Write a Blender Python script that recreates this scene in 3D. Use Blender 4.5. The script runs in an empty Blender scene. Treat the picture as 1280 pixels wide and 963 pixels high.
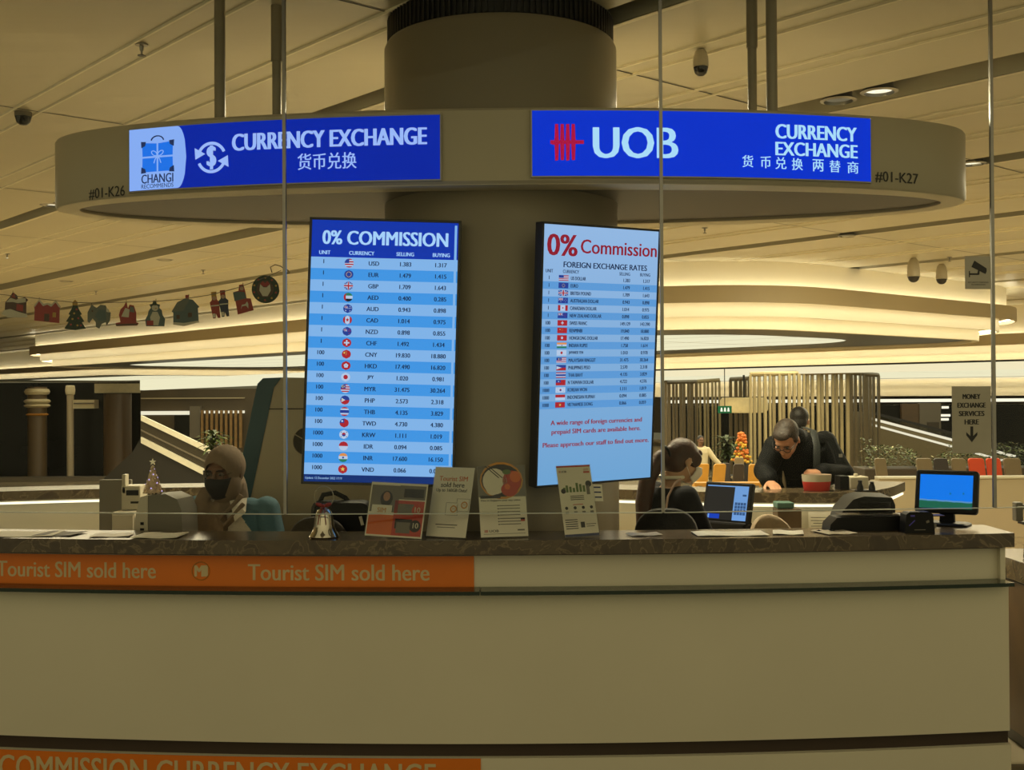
import bpy, bmesh, math, random
from mathutils import Vector, Matrix, Euler, noise

random.seed(7)
scene = bpy.context.scene
COL = scene.collection
PI = math.pi
R = math.radians

# ------------------------------------------------------------------ camera
CAM = Vector((0, 0, 1.7))
FPX = 1480.0
CR = Matrix.Rotation(PI/2 + R(.54), 3, 'X') @ Matrix.Rotation(R(-.30), 3, 'Z')
cam_d = bpy.data.cameras.new('camera')
cam = bpy.data.objects.new('camera', cam_d)
COL.objects.link(cam)
cam_d.sensor_width = 36.0
cam_d.lens = 36.0*FPX/1280.0
cam_d.clip_end = 300
cam.matrix_world = Matrix.Translation(CAM) @ CR.to_4x4()
scene.camera = cam

# ------------------------------------------------------------------ colour, world, lights
scene.view_settings.view_transform = 'Standard'
scene.view_settings.look = 'None'
scene.view_settings.gamma = 1.0
scene.view_settings.use_curve_mapping = False
scene.view_settings.exposure = 0.0
scene.cycles.use_denoising = True
scene.cycles.max_bounces = 8
scene.cycles.diffuse_bounces = 4
scene.cycles.glossy_bounces = 3
scene.cycles.transparent_max_bounces = 16
scene.cycles.caustics_reflective = False
scene.cycles.caustics_refractive = False
scene.cycles.sample_clamp_indirect = 4.0

WARM = (1.0, .88, .57)
w = bpy.data.worlds.new('hall_ambience')
scene.world = w
w.use_nodes = True
wn = w.node_tree
bg = wn.nodes['Background']
bg.inputs[0].default_value = (1.0, .87, .48, 1)
wt = wn.nodes.new('ShaderNodeTexCoord')
wsep = wn.nodes.new('ShaderNodeSeparateXYZ')
wmr = wn.nodes.new('ShaderNodeMapRange')
wmr.inputs['From Min'].default_value = -1.0
wmr.inputs['From Max'].default_value = 0.3
wmr.inputs['To Min'].default_value = 0.62      # the lit public hall behind the viewer
wmr.inputs['To Max'].default_value = 0.12      # the far end of the building
wn.links.new(wt.outputs['Generated'], wsep.inputs[0])
wn.links.new(wsep.outputs['Y'], wmr.inputs['Value'])
wn.links.new(wmr.outputs[0], bg.inputs[1])

def area(name, loc, size, power, target=None, color=WARM, spread=180, sy=None):
    d = bpy.data.lights.new(name, 'AREA')
    d.energy = power
    d.color = color
    d.size = size
    d.spread = R(spread)
    if sy:
        d.shape = 'RECTANGLE'
        d.size_y = sy
    o = bpy.data.objects.new(name, d)
    COL.objects.link(o)
    o.location = loc
    if target is not None:
        o.rotation_euler = (Vector(target)-Vector(loc)).to_track_quat('-Z', 'Y').to_euler()
    return o

def spot(name, loc, power, target, angle=70, color=WARM, blend=.6, r=.06):
    d = bpy.data.lights.new(name, 'SPOT')
    d.energy = power
    d.color = color
    d.spot_size = R(angle)
    d.spot_blend = blend
    d.shadow_soft_size = r
    o = bpy.data.objects.new(name, d)
    COL.objects.link(o)
    o.location = loc
    o.rotation_euler = (Vector(target)-Vector(loc)).to_track_quat('-Z', 'Y').to_euler()
    return o

# luminous ceilings of the hall behind the kiosk
area('hall_ceiling_lamp', (-7.0, 15.5, 3.55), 8, 800, (-7.0, 15.5, -1), sy=3)
area('hall_ceiling_lamp', (8.0, 12.5, 3.55), 8, 900, (8.0, 12.5, -1), sy=3)
area('hall_ceiling_lamp', (0, 27, 2.3), 20, 1200, (0, 27, -1), sy=8)
# downlights inside the kiosk
area('kiosk_lamp', (.5, 7.35, 3.45), 3.0, 190, (.5, 7.35, 0), sy=.5)

# ------------------------------------------------------------------ helpers
def yh(px):
    return 495.4 - .0052*(px-640)

def ray(px, py):
    return CR @ Vector(((px-640)/FPX, -(py-481.5)/FPX, -1))

def P(px, py, Y):
    d = ray(px, py)
    return CAM + d*(Y/d.y)

def PZ(px, py, z):
    d = ray(px, py)
    return CAM + d*((z-CAM.z)/d.z)

def lin(h):
    h = h.lstrip('#')
    o = []
    for i in (0, 2, 4):
        c = int(h[i:i+2], 16)/255
        o.append(c/12.92 if c <= .04045 else ((c+.055)/1.055)**2.4)
    return tuple(o)

MATS = {}
def mat(name, col, rough=.5, metal=0., emit=0., var=.06, scale=9., bump=0., spec=.5, coat=0., trans=0.):
    """principled material whose colour and roughness vary a little with a noise texture"""
    if name in MATS:
        return MATS[name]
    m = bpy.data.materials.new(name)
    m.use_nodes = True
    nt = m.node_tree
    b = nt.nodes['Principled BSDF']
    c = lin(col) if isinstance(col, str) else col
    tc = nt.nodes.new('ShaderNodeTexCoord')
    nz = nt.nodes.new('ShaderNodeTexNoise')
    nz.inputs['Scale'].default_value = scale
    nz.inputs['Detail'].default_value = 4
    nt.links.new(tc.outputs['Object'], nz.inputs['Vector'])
    rp = nt.nodes.new('ShaderNodeValToRGB')
    rp.color_ramp.elements[0].position = .3
    rp.color_ramp.elements[1].position = .7
    rp.color_ramp.elements[0].color = tuple(x*(1-var) for x in c)+(1,)
    rp.color_ramp.elements[1].color = tuple(min(1, x*(1+var)) for x in c)+(1,)
    nt.links.new(nz.outputs['Fac'], rp.inputs['Fac'])
    nt.links.new(rp.outputs['Color'], b.inputs['Base Color'])
    b.inputs['Roughness'].default_value = rough
    b.inputs['Metallic'].default_value = metal
    b.inputs['Specular IOR Level'].default_value = spec
    b.inputs['Coat Weight'].default_value = coat
    b.inputs['Transmission Weight'].default_value = trans
    if emit:
        nt.links.new(rp.outputs['Color'], b.inputs['Emission Color'])
        b.inputs['Emission Strength'].default_value = emit
        b.inputs['Specular IOR Level'].default_value = .2
    if bump:
        bp = nt.nodes.new('ShaderNodeBump')
        bp.inputs['Strength'].default_value = bump
        bp.inputs['Distance'].default_value = .01
        nt.links.new(nz.outputs['Fac'], bp.inputs['Height'])
        nt.links.new(bp.outputs['Normal'], b.inputs['Normal'])
    MATS[name] = m
    return m

def glow(name, col, strength):
    """a surface that gives off light (screens, lamps, lit signs)"""
    if name in MATS:
        return MATS[name]
    m = bpy.data.materials.new(name)
    m.use_nodes = True
    nt = m.node_tree
    b = nt.nodes['Principled BSDF']
    c = lin(col) if isinstance(col, str) else col
    b.inputs['Base Color'].default_value = (.004, .004, .004, 1)
    b.inputs['Roughness'].default_value = .4
    b.inputs['Specular IOR Level'].default_value = 0
    b.inputs['Emission Color'].default_value = c+(1,)
    b.inputs['Emission Strength'].default_value = strength
    MATS[name] = m
    return m

def glass_mat(name, tint=(.94, .96, .94), refl=1.0, rough=0.0):
    if name in MATS:
        return MATS[name]
    m = bpy.data.materials.new(name)
    m.use_nodes = True
    nt = m.node_tree
    nt.nodes.remove(nt.nodes['Principled BSDF'])
    out = nt.nodes['Material Output']
    t = nt.nodes.new('ShaderNodeBsdfTransparent')
    t.inputs['Color'].default_value = tuple(tint)+(1,)
    g = nt.nodes.new('ShaderNodeBsdfGlossy')
    g.inputs['Roughness'].default_value = rough
    fr = nt.nodes.new('ShaderNodeFresnel')
    fr.inputs['IOR'].default_value = 1.45
    mul = nt.nodes.new('ShaderNodeMath')
    mul.operation = 'MULTIPLY'
    mul.inputs[1].default_value = refl
    nt.links.new(fr.outputs[0], mul.inputs[0])
    mx = nt.nodes.new('ShaderNodeMixShader')
    nt.links.new(mul.outputs[0], mx.inputs[0])
    nt.links.new(t.outputs[0], mx.inputs[1])
    nt.links.new(g.outputs[0], mx.inputs[2])
    nt.links.new(mx.outputs[0], out.inputs['Surface'])
    MATS[name] = m
    return m

TEXT_CACHE = {}
def text_geo(s, bold=0.0):
    """outline of a string in the built-in font, as points and faces scaled to a unit box"""
    key = (s, bold)
    if key in TEXT_CACHE:
        return TEXT_CACHE[key]
    cu = bpy.data.curves.new('t', 'FONT')
    cu.body = s
    cu.size = 1
    cu.offset = bold
    cu.resolution_u = 3
    ob = bpy.data.objects.new('t', cu)
    me = bpy.data.meshes.new_from_object(ob)
    vs = [v.co.copy() for v in me.vertices]
    fs = [tuple(p.vertices) for p in me.polygons]
    x0 = min(v.x for v in vs); x1 = max(v.x for v in vs)
    y0 = min(v.y for v in vs); y1 = max(v.y for v in vs)
    g = ([((v.x-x0)/(x1-x0), (v.y-y0)/(y1-y0)) for v in vs], fs, (x1-x0)/(y1-y0))
    bpy.data.objects.remove(ob)
    bpy.data.curves.remove(cu)
    bpy.data.meshes.remove(me)
    TEXT_CACHE[key] = g
    return g

class MB:
    """collects shapes and links them as one mesh object"""
    def __init__(self):
        self.bm = bmesh.new()
        self.mi = 0
    def m(self, i):
        self.mi = i
        return self
    def faces(self, vs, fs, M=None):
        bv = [self.bm.verts.new(M @ Vector(v) if M is not None else Vector(v)) for v in vs]
        for f in fs:
            try:
                fa = self.bm.faces.new([bv[i] for i in f])
                fa.material_index = self.mi
            except ValueError:
                pass
        return self
    def box(self, c, s, rot=None, bev=0., M=None):
        t = bmesh.new()
        bmesh.ops.create_cube(t, size=1)
        for v in t.verts:
            v.co = Vector((v.co.x*s[0], v.co.y*s[1], v.co.z*s[2]))
        if bev:
            bmesh.ops.bevel(t, geom=list(t.edges), offset=min(bev, min(s)*.49), segments=2, profile=.5, affect='EDGES')
        X = Matrix.Translation(Vector(c))
        if rot is not None:
            X = X @ (rot.to_4x4() if isinstance(rot, Matrix) else Euler(rot).to_matrix().to_4x4())
        if M is not None:
            X = M @ X
        return self._merge(t, X)
    def _merge(self, t, X):
        t.verts.index_update()
        vs = [X @ v.co for v in t.verts]
        fs = [[v.index for v in f.verts] for f in t.faces]
        t.free()
        return self.faces(vs, fs)
    def ell(self, c, r, rot=None, n=20, M=None):
        t = bmesh.new()
        bmesh.ops.create_uvsphere(t, u_segments=n, v_segments=max(8, n*2//3), radius=1)
        X = Matrix.Translation(Vector(c))
        if rot is not None:
            X = X @ (rot.to_4x4() if isinstance(rot, Matrix) else Euler(rot).to_matrix().to_4x4())
        X = X @ Matrix.Diagonal((r[0], r[1], r[2], 1))
        if M is not None:
            X = M @ X
        return self._merge(t, X)
    def rings(self, rings, cap=True, closed=False):
        """loft through rings of equal point count"""
        n = len(rings[0])
        vs = [p for rg in rings for p in rg]
        fs = []
        k = len(rings)
        for i in range(k if closed else k-1):
            a, b = i*n, ((i+1) % k)*n
            for j in range(n):
                fs.append((a+j, a+(j+1) % n, b+(j+1) % n, b+j))
        if cap and not closed:
            fs.append(tuple(range(n-1, -1, -1)))
            fs.append(tuple(range((k-1)*n, k*n)))
        return self.faces(vs, fs)
    def tube(self, pts, r, n=10, closed=False, cap=True, ry=None, up=None):
        pts = [Vector(p) for p in pts]
        k = len(pts)
        rs = r if isinstance(r, (list, tuple)) else [r]*k
        rys = ry if isinstance(ry, (list, tuple)) else ([ry]*k if ry else rs)
        rg = []
        prev = Vector(up) if up is not None else None
        for i in range(k):
            if closed:
                t = pts[(i+1) % k]-pts[i-1]
            else:
                t = pts[min(i+1, k-1)]-pts[max(i-1, 0)]
            t.normalize()
            if prev is None:
                prev = Vector((0, 0, 1)) if abs(t.z) < .9 else Vector((1, 0, 0))
            a = prev-t*prev.dot(t)
            if a.length < 1e-6:
                a = Vector((1, 0, 0))-t*t.x
            a.normalize()
            b = t.cross(a)
            prev = a
            rg.append([pts[i]+a*rs[i]*math.cos(q*2*PI/n)+b*rys[i]*math.sin(q*2*PI/n) for q in range(n)])
        return self.rings(rg, cap, closed)
    def cyl(self, p0, p1, r0, r1=None, n=20):
        return self.tube([p0, p1], [r0, r0 if r1 is None else r1], n)
    def lathe(self, prof, c=(0, 0, 0), n=28, M=None):
        c = Vector(c)
        rg = []
        for r, z in prof:
            r = max(r, 1e-4)
            q = [c+Vector((r*math.cos(i*2*PI/n), r*math.sin(i*2*PI/n), z)) for i in range(n)]
            rg.append([M @ p for p in q] if M is not None else q)
        return self.rings(rg)
    def prism(self, pts, y0, y1, fn=None):
        """outline in (x, z) between depths y0 and y1"""
        from mathutils.geometry import tessellate_polygon
        n = len(pts)
        fn = fn or (lambda x, y, z: Vector((x, y, z)))
        vs = [fn(x, y0, z) for x, z in pts]+[fn(x, y1, z) for x, z in pts]
        tr = tessellate_polygon([[Vector((x, z, 0)) for x, z in pts]])
        fs = [tuple(t) for t in tr]+[tuple(i+n for i in reversed(t)) for t in tr]
        fs += [(i, (i+1) % n, (i+1) % n+n, i+n) for i in range(n)]
        return self.faces(vs, fs)
    def text(self, s, x0, x1, z0, z1, fn, bold=0., th=.001):
        """a string fitted to the box x0..x1, z0..z1; fn(x, depth, z) -> point"""
        g, fs, asp = text_geo(s)
        e = bold*(z1-z0)*1.3
        for k in ((-1, 0, 1) if bold else (0,)):
            self.faces([fn(x0+e+(x1-x0-2*e)*a+k*e, -th-.00006*k, z0+(z1-z0)*b) for a, b in g], fs)
        return self
    def line(self, s, x, z, h, fn, align='c', bold=0., cond=1., th=.001):
        """a string of cap height h at natural width times cond"""
        g, fs, asp = text_geo(s, bold)
        wd = h*asp*cond
        x0 = x-wd/2 if align == 'c' else (x if align == 'l' else x-wd)
        return self.text(s, x0, x0+wd, z, z+h, fn, bold, th)
    def build(self, name, mats, parent=None, loc=None, smooth=None, rotz=0, weld=False):
        me = bpy.data.meshes.new(name)
        if weld:
            bmesh.ops.remove_doubles(self.bm, verts=self.bm.verts, dist=1e-5)
        bmesh.ops.recalc_face_normals(self.bm, faces=self.bm.faces)
        self.bm.to_mesh(me)
        self.bm.free()
        for mm in (mats if isinstance(mats, (list, tuple)) else [mats]):
            me.materials.append(mm)
        if smooth:
            for p in me.polygons:
                p.use_smooth = True
            me.set_sharp_from_angle(angle=R(smooth))
        o = bpy.data.objects.new(name, me)
        COL.objects.link(o)
        if parent is not None:
            o.parent = parent
        if loc is not None:
            o.location = loc
        if rotz:
            o.rotation_euler = (0, 0, rotz)
        return o

def tag(o, label=None, cat=None, group=None, kind=None):
    if label: o['label'] = label
    if cat: o['category'] = cat
    if group: o['group'] = group
    if kind: o['kind'] = kind
    return o

def thing(name, label, cat, loc=(0, 0, 0), rotz=0., group=None, rot=None):
    o = bpy.data.objects.new(name, None)
    o.empty_display_size = .1
    COL.objects.link(o)
    o.location = loc
    o.rotation_euler = rot if rot is not None else (0, 0, rotz)
    return tag(o, label, cat, group)

def struct(o):
    o['kind'] = 'structure'
    return o

KIDS = {}
def copy_tree(o, parent=None):
    c = o.copy()
    COL.objects.link(c)
    if parent is not None:
        c.parent = parent
    for ch in [x for x in scene.objects if x.parent == o]:
        copy_tree(ch, c)
    return c

def put(o, loc, rotz=None, label=None):
    o.location = loc
    if rotz is not None:
        o.rotation_euler = (0, 0, rotz)
    if label:
        o['label'] = label
    return o

def arc(cx, cz, r, a0, a1, n=24):
    return [(cx+r*math.cos(R(a0+(a1-a0)*i/n)), cz+r*math.sin(R(a0+(a1-a0)*i/n))) for i in range(n+1)]

def rrect(x0, x1, z0, z1, r, n=5):
    return (arc(x1-r, z1-r, r, 0, 90, n)+arc(x0+r, z1-r, r, 90, 180, n)
            + arc(x0+r, z0+r, r, 180, 270, n)+arc(x1-r, z0+r, r, 270, 360, n))
# ------------------------------------------------------------------ materials
M_white = mat('warm_white_laminate', '#d6cfb8', .35, var=.02, scale=2)
M_ceil = mat('ceiling_panel', '#cfc7ad', .34, var=.03, scale=.7, bump=.0)
def ceiling_ripple():
    nt = M_ceil.node_tree
    tc = nt.nodes.new('ShaderNodeTexCoord'); mp = nt.nodes.new('ShaderNodeMapping'); nz = nt.nodes.new('ShaderNodeTexNoise'); bp = nt.nodes.new('ShaderNodeBump')
    mp.inputs['Rotation'].default_value = (0, 0, -math.atan2(.755, -.656)+.25); mp.inputs['Scale'].default_value = (.25, 2.2, 1)
    nz.inputs['Scale'].default_value = 1.0; nz.inputs['Detail'].default_value = 3
    bp.inputs['Strength'].default_value = .35; bp.inputs['Distance'].default_value = .05
    nt.links.new(tc.outputs['Object'], mp.inputs[0]); nt.links.new(mp.outputs[0], nz.inputs['Vector']); nt.links.new(nz.outputs['Fac'], bp.inputs['Height'])
    nt.links.new(bp.outputs['Normal'], nt.nodes['Principled BSDF'].inputs['Normal'])
ceiling_ripple()
M_ridge = mat('ceiling_ridge', '#f2ead2', .4)  # paler than the panels, painting in the light the ridges catch
M_slot = mat('ceiling_slot_lining', '#2a261f', .6)
M_dark = mat('dark_metal', '#1c1a17', .45)
M_black = mat('black_plastic', '#0c0c0d', .5, spec=.25)
M_taupe = mat('taupe_panel', '#6b6252', .5, var=.03)
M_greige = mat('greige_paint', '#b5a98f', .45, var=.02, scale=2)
M_colm = mat('column_cladding', '#8a7f6a', .35, var=.03, scale=1.5)
M_wood = mat('brown_timber', '#5a452c', .5, var=.2, scale=5)
M_glass = glass_mat('clear_glass', (.97, .98, .97), .16)
M_edge = mat('glass_edge', '#6f7771', .25, spec=.6)
M_steel = mat('brushed_steel', '#8d8a83', .3, metal=.8)
G_lamp = glow('lamp_glow', (1, .88, .60), 4.0)
G_cove = glow('cove_led', (1, .90, .65), 10.5)
G_lum = glow('luminous_ceiling', (1, .93, .64), .92)
G_strip = glow('white_strip_light', (1, .93, .72), 1.15)

UU = Vector((-.656, .755, 0))
VV = Vector((.755, .656, 0))
def uv(u, v, z=0.):
    return UU*u+VV*v+Vector((0, 0, z))

# ------------------------------------------------------------------ floor, ceiling
M_floor = mat('polished_floor', '#a8987a', .18, var=.12, scale=1.2, spec=.5)
mb = MB()
mb.box((0, 3.2, -.05), (14, 13.4, .1))
mb.m(1).box((-.4, 6.75, .004), (6.0, 2.6, .008))  # unseen pale slab added to bounce light onto the canopy underside
struct(mb.build('floor', [mat('low_bounce_floor', '#5c503c', .3, var=.12, scale=1.2), mat('bounce_floor', '#d9ceb4', .4, var=.04, scale=1.5)]))  # front floor darkened to send less light up to the ceiling
mb = MB()
mb.box((0, 40, -1.0), (130, 60.2, .2))
mb.box((0, 9.95, -.5), (14, .1, .8))
struct(mb.build('floor_back', M_floor))

SLOTS = [(.6, .8), (4.17, 4.36), (6.46, 6.82), (9.1, 9.36), (12.05, 12.35), (15.45, 15.75), (19.2, 19.5), (23.2, 23.5), (28, 28.3), (34, 34.3)]
RIDGE = [1.3, 1.46, 2.61, 2.77, 3.35, 3.51, 4.95, 5.12, 5.68, 5.85, 7.4, 7.56, 8.2, 8.36, 10.0, 10.18, 11.0, 11.18, 13.2, 13.4, 14.3, 14.5, 16.7, 16.9, 17.9, 18.1, 20.5, 20.7]
JOINT = [1.65, 4.78, 7.93, 11.0, 14.2, 17.4]
CZ = 3.6
mb = MB()
def cstrip(v0, v1, z0, z1, mi, u0=None, u1=95):
    u0 = (4.75-.656*max(v0, v1))/.755   # cut back out of view to let world light onto fascia and column
    mb.m(mi).faces([uv(u0, v0, z0), uv(u0, v1, z1), uv(u1, v1, z1), uv(u1, v0, z0)], [(0, 1, 2, 3)])
v = -4
for s0, s1 in SLOTS:
    cstrip(v, s0, CZ, CZ, 0)
    cstrip(s0, s0, CZ, CZ+.14, 1); cstrip(s0, s1, CZ+.14, CZ+.14, 1)
    cstrip(s1, s1, CZ+.14, CZ, 0)
    cstrip(s1, s1+.035, CZ-.006, CZ-.006, 2)
    v = s1
cstrip(v, 80, CZ, CZ, 0)
for r in RIDGE:
    cstrip(r-.009, r-.006, CZ, CZ-.012, 2); cstrip(r-.006, r+.006, CZ-.012, CZ-.012, 2); cstrip(r+.006, r+.009, CZ-.012, CZ, 2)
for k, j in enumerate(JOINT):
    mb.m(1).faces([uv(j, (4.8-.755*j)/.656, CZ-.003), uv(j+.014, (4.8-.755*j)/.656, CZ-.003), uv(j+.014, 26, CZ-.003), uv(j, 26, CZ-.003)], [(0, 1, 2, 3)])
struct(mb.build('ceiling', [M_ceil, M_slot, M_ridge, M_taupe]))

# ------------------------------------------------------------------ column
CX, CY, CRAD = -.05, 6.0, .587
mb = MB()
mb.lathe([(0, 0), (CRAD, 0), (CRAD, 3.44), (CRAD-.012, 3.465), (CRAD-.04, 3.475), (0, 3.475)], (CX, CY, 0), 72)
struct(tag(mb.build('column', M_colm, smooth=40), 'round taupe clad column rising through the sign canopy to the ceiling', 'column'))
mb = MB()
mb.lathe([(CRAD-.06, 3.47), (CRAD-.06, 3.598), (CRAD-.03, 3.598), (CRAD-.03, 3.47)], (CX, CY, 0), 72)
for i in range(120):
    a = i*2*PI/120
    mb.box((CX+(CRAD-.02)*math.cos(a), CY+(CRAD-.02)*math.sin(a), 3.53), (.01, .01, .115), (0, 0, a))
tag(mb.build('column_vent_collar', M_dark), 'dark slatted vent collar between column head and ceiling', 'vent')

# ------------------------------------------------------------------ kiosk counter
def cf(X):
    return 5.0+.034*X*X

def chit(px, py, off):
    Y = 5.0+off
    for _ in range(8):
        p = P(px, py, Y)
        Y = cf(p.x)+off
    return P(px, py, Y)

def curved(mb, x0, x1, z0, z1, o0, o1, n=28):
    rg = []
    for i in range(n+1):
        X = x0+(x1-x0)*i/n
        rg.append([Vector((X, cf(X)+o0, z0)), Vector((X, cf(X)+o1, z0)), Vector((X, cf(X)+o1, z1)), Vector((X, cf(X)+o0, z1))])
    return mb.rings(rg)

XL, XR = -2.9, 2.155
TOP = 1.092
M_marble = mat('marble_base', '#6a5a42', .22)
def marble():
    m = M_marble
    nt = m.node_tree
    b = nt.nodes['Principled BSDF']
    tc = nt.nodes.new('ShaderNodeTexCoord')
    nz = nt.nodes.new('ShaderNodeTexNoise'); nz.inputs['Scale'].default_value = 6.5; nz.inputs['Detail'].default_value = 8; nz.inputs['Distortion'].default_value = 2.2
    nt.links.new(tc.outputs['Object'], nz.inputs['Vector'])
    rp = nt.nodes.new('ShaderNodeValToRGB')
    e = rp.color_ramp.elements
    e[0].position = .36; e[0].color = lin('#42372a')+(1,)
    e[1].position = .66; e[1].color = lin('#5a4d39')+(1,)
    for p, c in ((.47, '#4c4030'), (.50, '#75664d'), (.525, '#514533')):
        q = e.new(p); q.color = lin(c)+(1,)
    nt.links.new(nz.outputs['Fac'], rp.inputs['Fac'])
    nt.links.new(rp.outputs['Color'], b.inputs['Base Color'])
marble()

sc = thing('service_counter', 'curved white laminate front of the exchange kiosk under the marble top', 'counter')
mb = MB(); curved(mb, XL, XR, .235, .871, 0, .03); mb.build('front_panel', M_white, sc)
mb = MB(); curved(mb, XL, XR, .871, 1.024, .062, .085); mb.build('upper_panel', M_white, sc)
mb = MB(); curved(mb, XL, XR, .178, .237, .02, .05); curved(mb, XL, XR, 1.024, 1.031, .03, .08); mb.build('shadow_gap', mat('dark_brown_recess', '#35271a', .6), sc)
mb = MB(); curved(mb, XL, XR, 0, .178, -.012, .05); mb.build('plinth', M_white, sc)
for X_ in (XR-.012, XL+.012):
    mb = MB(); mb.box((X_, cf(X_)+.19, .52), (.022, .32, 1.02)); mb.build('side_panel', M_white, sc)
sd = []
rg = []
for i in range(29):
    X = XL+(XR-XL)*i/28
    rg.append([Vector((X, cf(X)+.42, .74)), Vector((X, cf(X)+.95, .74)), Vector((X, cf(X)+.95, .77)), Vector((X, cf(X)+.42, .77))])
mb = MB(); curved(mb, XL, XR, .05, 1.03, .36, .38); mb.build('inner_panel', M_white, sc)
for lb, sel, xs in (('beige staff desk behind the orange banner half of the counter', lambda x: x < -.75, (XL+.05, -.8)), ('beige staff desk carrying the big black printer behind the counter', lambda x: x > .75, (.82, XR-.05))):
    sd = thing('staff_desk', lb, 'desk')
    mb = MB(); mb.rings([r for r in rg if sel(r[0].x)]); mb.build('desk_top', M_greige, sd)
    for X in xs:
        mb = MB(); mb.box((X, cf(X)+.68, .37), (.03, .5, .74)); mb.build('desk_leg', M_greige, sd)

mb = MB(); curved(mb, XL, XR+.03, 1.031, TOP, 0, .34, 40)
tag(mb.build('marble_countertop', M_marble), 'brown veined marble top along the curved kiosk counter', 'countertop')

M_ledge = glass_mat('ledge_glass', (.72, .86, .76), 1.0)
M_gedge = mat('green_glass_edge', '#16291d', .2)
jx = chit(600, 742, -.07).x
for x0, x1, lb in ((XL, jx-.002, 'green glass ledge under the orange banner on the counter front'), (jx+.002, XR-.005, 'green glass ledge across the plain white half of the counter front')):
    t = thing('glass_ledge', lb, 'ledge', group='glass ledges on the counter front')
    mb = MB(); curved(mb, x0, x1, .873, .887, -.068, .06); mb.build('glass_shelf', M_ledge, t)
    mb = MB(); curved(mb, x0, x1, .872, .888, -.0745, -.0685); mb.build('polished_edge', M_gedge, t)

M_orange = mat('orange_vinyl', '#dd7414', .45, var=.03)
M_cream = mat('cream_vinyl', '#cdb98c', .5)
def cfn(off):
    return lambda x, y, z: Vector((x, cf(x)+off+y, z))
xb = chit(592.5, 715, .058).x
t = thing('vinyl_banner', 'orange tourist SIM banner along the counter front just under the marble', 'banner')
mb = MB(); curved(mb, XL, xb, .879, 1.018, .056, .0615); mb.build('vinyl_sheet', M_orange, t)
mb = MB()
def ctext(mb, s, l, r, y1, y0, off, bold=.0):
    a = chit(l, (y0[0]), off); b = chit(r, y0[1], off); c = chit(l, y1[0], off); d = chit(r, y1[1], off)
    mb.text(s, a.x, b.x, (a.z+b.z)/2, (c.z+d.z)/2, cfn(off), bold, .0012)
ctext(mb, 'Tourist SIM sold here', -4, 195, (701.5, 703), (720.5, 723.5), .056, .018); mb.build('lettering', M_cream, t)
mb = MB(); ctext(mb, 'Tourist SIM sold here', 310, 537, (705, 706), (726, 726), .056, .018); mb.build('lettering', M_cream, t)
mb = MB()
ctext(mb, 'M', 243, 255, (707, 707), (721, 721), .056, .05)
ctext(mb, '1', 255, 260, (707, 707), (721, 721), .056, .05)
c = chit(251, 714, .056)
rr = .0385
mb.m(1).tube([Vector((c.x+rr*math.cos(k*2*PI/40), cf(c.x+rr*math.cos(k*2*PI/40))+.055, c.z+rr*math.sin(k*2*PI/40))) for k in range(40)], .0025, 6, True)
mb.build('round_emblem', [M_cream, mat('gold_vinyl', '#b5731c', .4)], t)

xb2 = chit(601, 950, -.013).x
t = thing('vinyl_banner', 'orange zero commission banner along the counter plinth near the floor', 'banner')
mb = MB(); curved(mb, XL, xb2, .0, .178, -.016, -.0125); mb.build('vinyl_sheet', M_orange, t)
mb = MB()
a = chit(-45, 950, -.017); b = chit(545, 962, -.017)
mb.text('0% COMMISSION CURRENCY EXCHANGE', a.x, b.x, .052, .158, cfn(-.017), .015, .0012)
mb.build('lettering', M_cream, t)

# ------------------------------------------------------------------ canopy ring
CAX, CAY, CAA, CB1, CB2 = -.02, 5.93, 2.27, .68, .78
def outline(ins=0., n=120, mid=0.):
    pts = []
    for i in range(n):
        a = i*2*PI/n
        ca, sa = math.cos(a), math.sin(a)
        X = CAX+(CAA-ins*.7)*ca
        b = (CB1-ins) if sa < 0 else (CB2-ins)
        pts.append((X, CAY+b*sa-.02*ca*CAA))
    return pts
def fd(X):
    s = max(0., 1-((X-CAX)/CAA)**2)
    return CAY-CB1*math.sqrt(s)-.02*(X-CAX)
CZ0, CZ1 = 2.647, 2.985
cano = thing('sign_canopy', 'big lens shaped beige canopy around the column carrying both blue lightbox signs', 'canopy')
o0 = outline(); o1 = outline(.17); 
mb = MB()
mb.rings([[Vector((x, y, CZ0+.02)) for x, y in o1], [Vector((x, y, CZ0)) for x, y in o1], [Vector((x, y, CZ0)) for x, y in outline(.012)],
          [Vector((x, y, CZ0+.012)) for x, y in o0], [Vector((x, y, CZ1-.012)) for x, y in o0], [Vector((x, y, CZ1)) for x, y in outline(.012)],
          [Vector((x, y, CZ1)) for x, y in outline(.5)]], cap=False)
mb.build('fascia_ring', M_greige, cano, smooth=40)
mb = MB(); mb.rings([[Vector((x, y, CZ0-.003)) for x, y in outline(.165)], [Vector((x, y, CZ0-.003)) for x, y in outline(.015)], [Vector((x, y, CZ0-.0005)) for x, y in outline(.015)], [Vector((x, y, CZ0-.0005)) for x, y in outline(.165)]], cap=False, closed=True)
mb.build('soffit_rim', mat('soffit_rim_lit_tone', '#e2d6b6', .5, var=.02), cano)  # lighter than the fascia, to paint in the light on its underside
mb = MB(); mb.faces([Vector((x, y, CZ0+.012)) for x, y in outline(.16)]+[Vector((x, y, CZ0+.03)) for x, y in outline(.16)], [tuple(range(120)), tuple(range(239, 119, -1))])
mb.build('soffit_panel', mat('brown_soffit', '#4e4436', .5, var=.03), cano)
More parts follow.
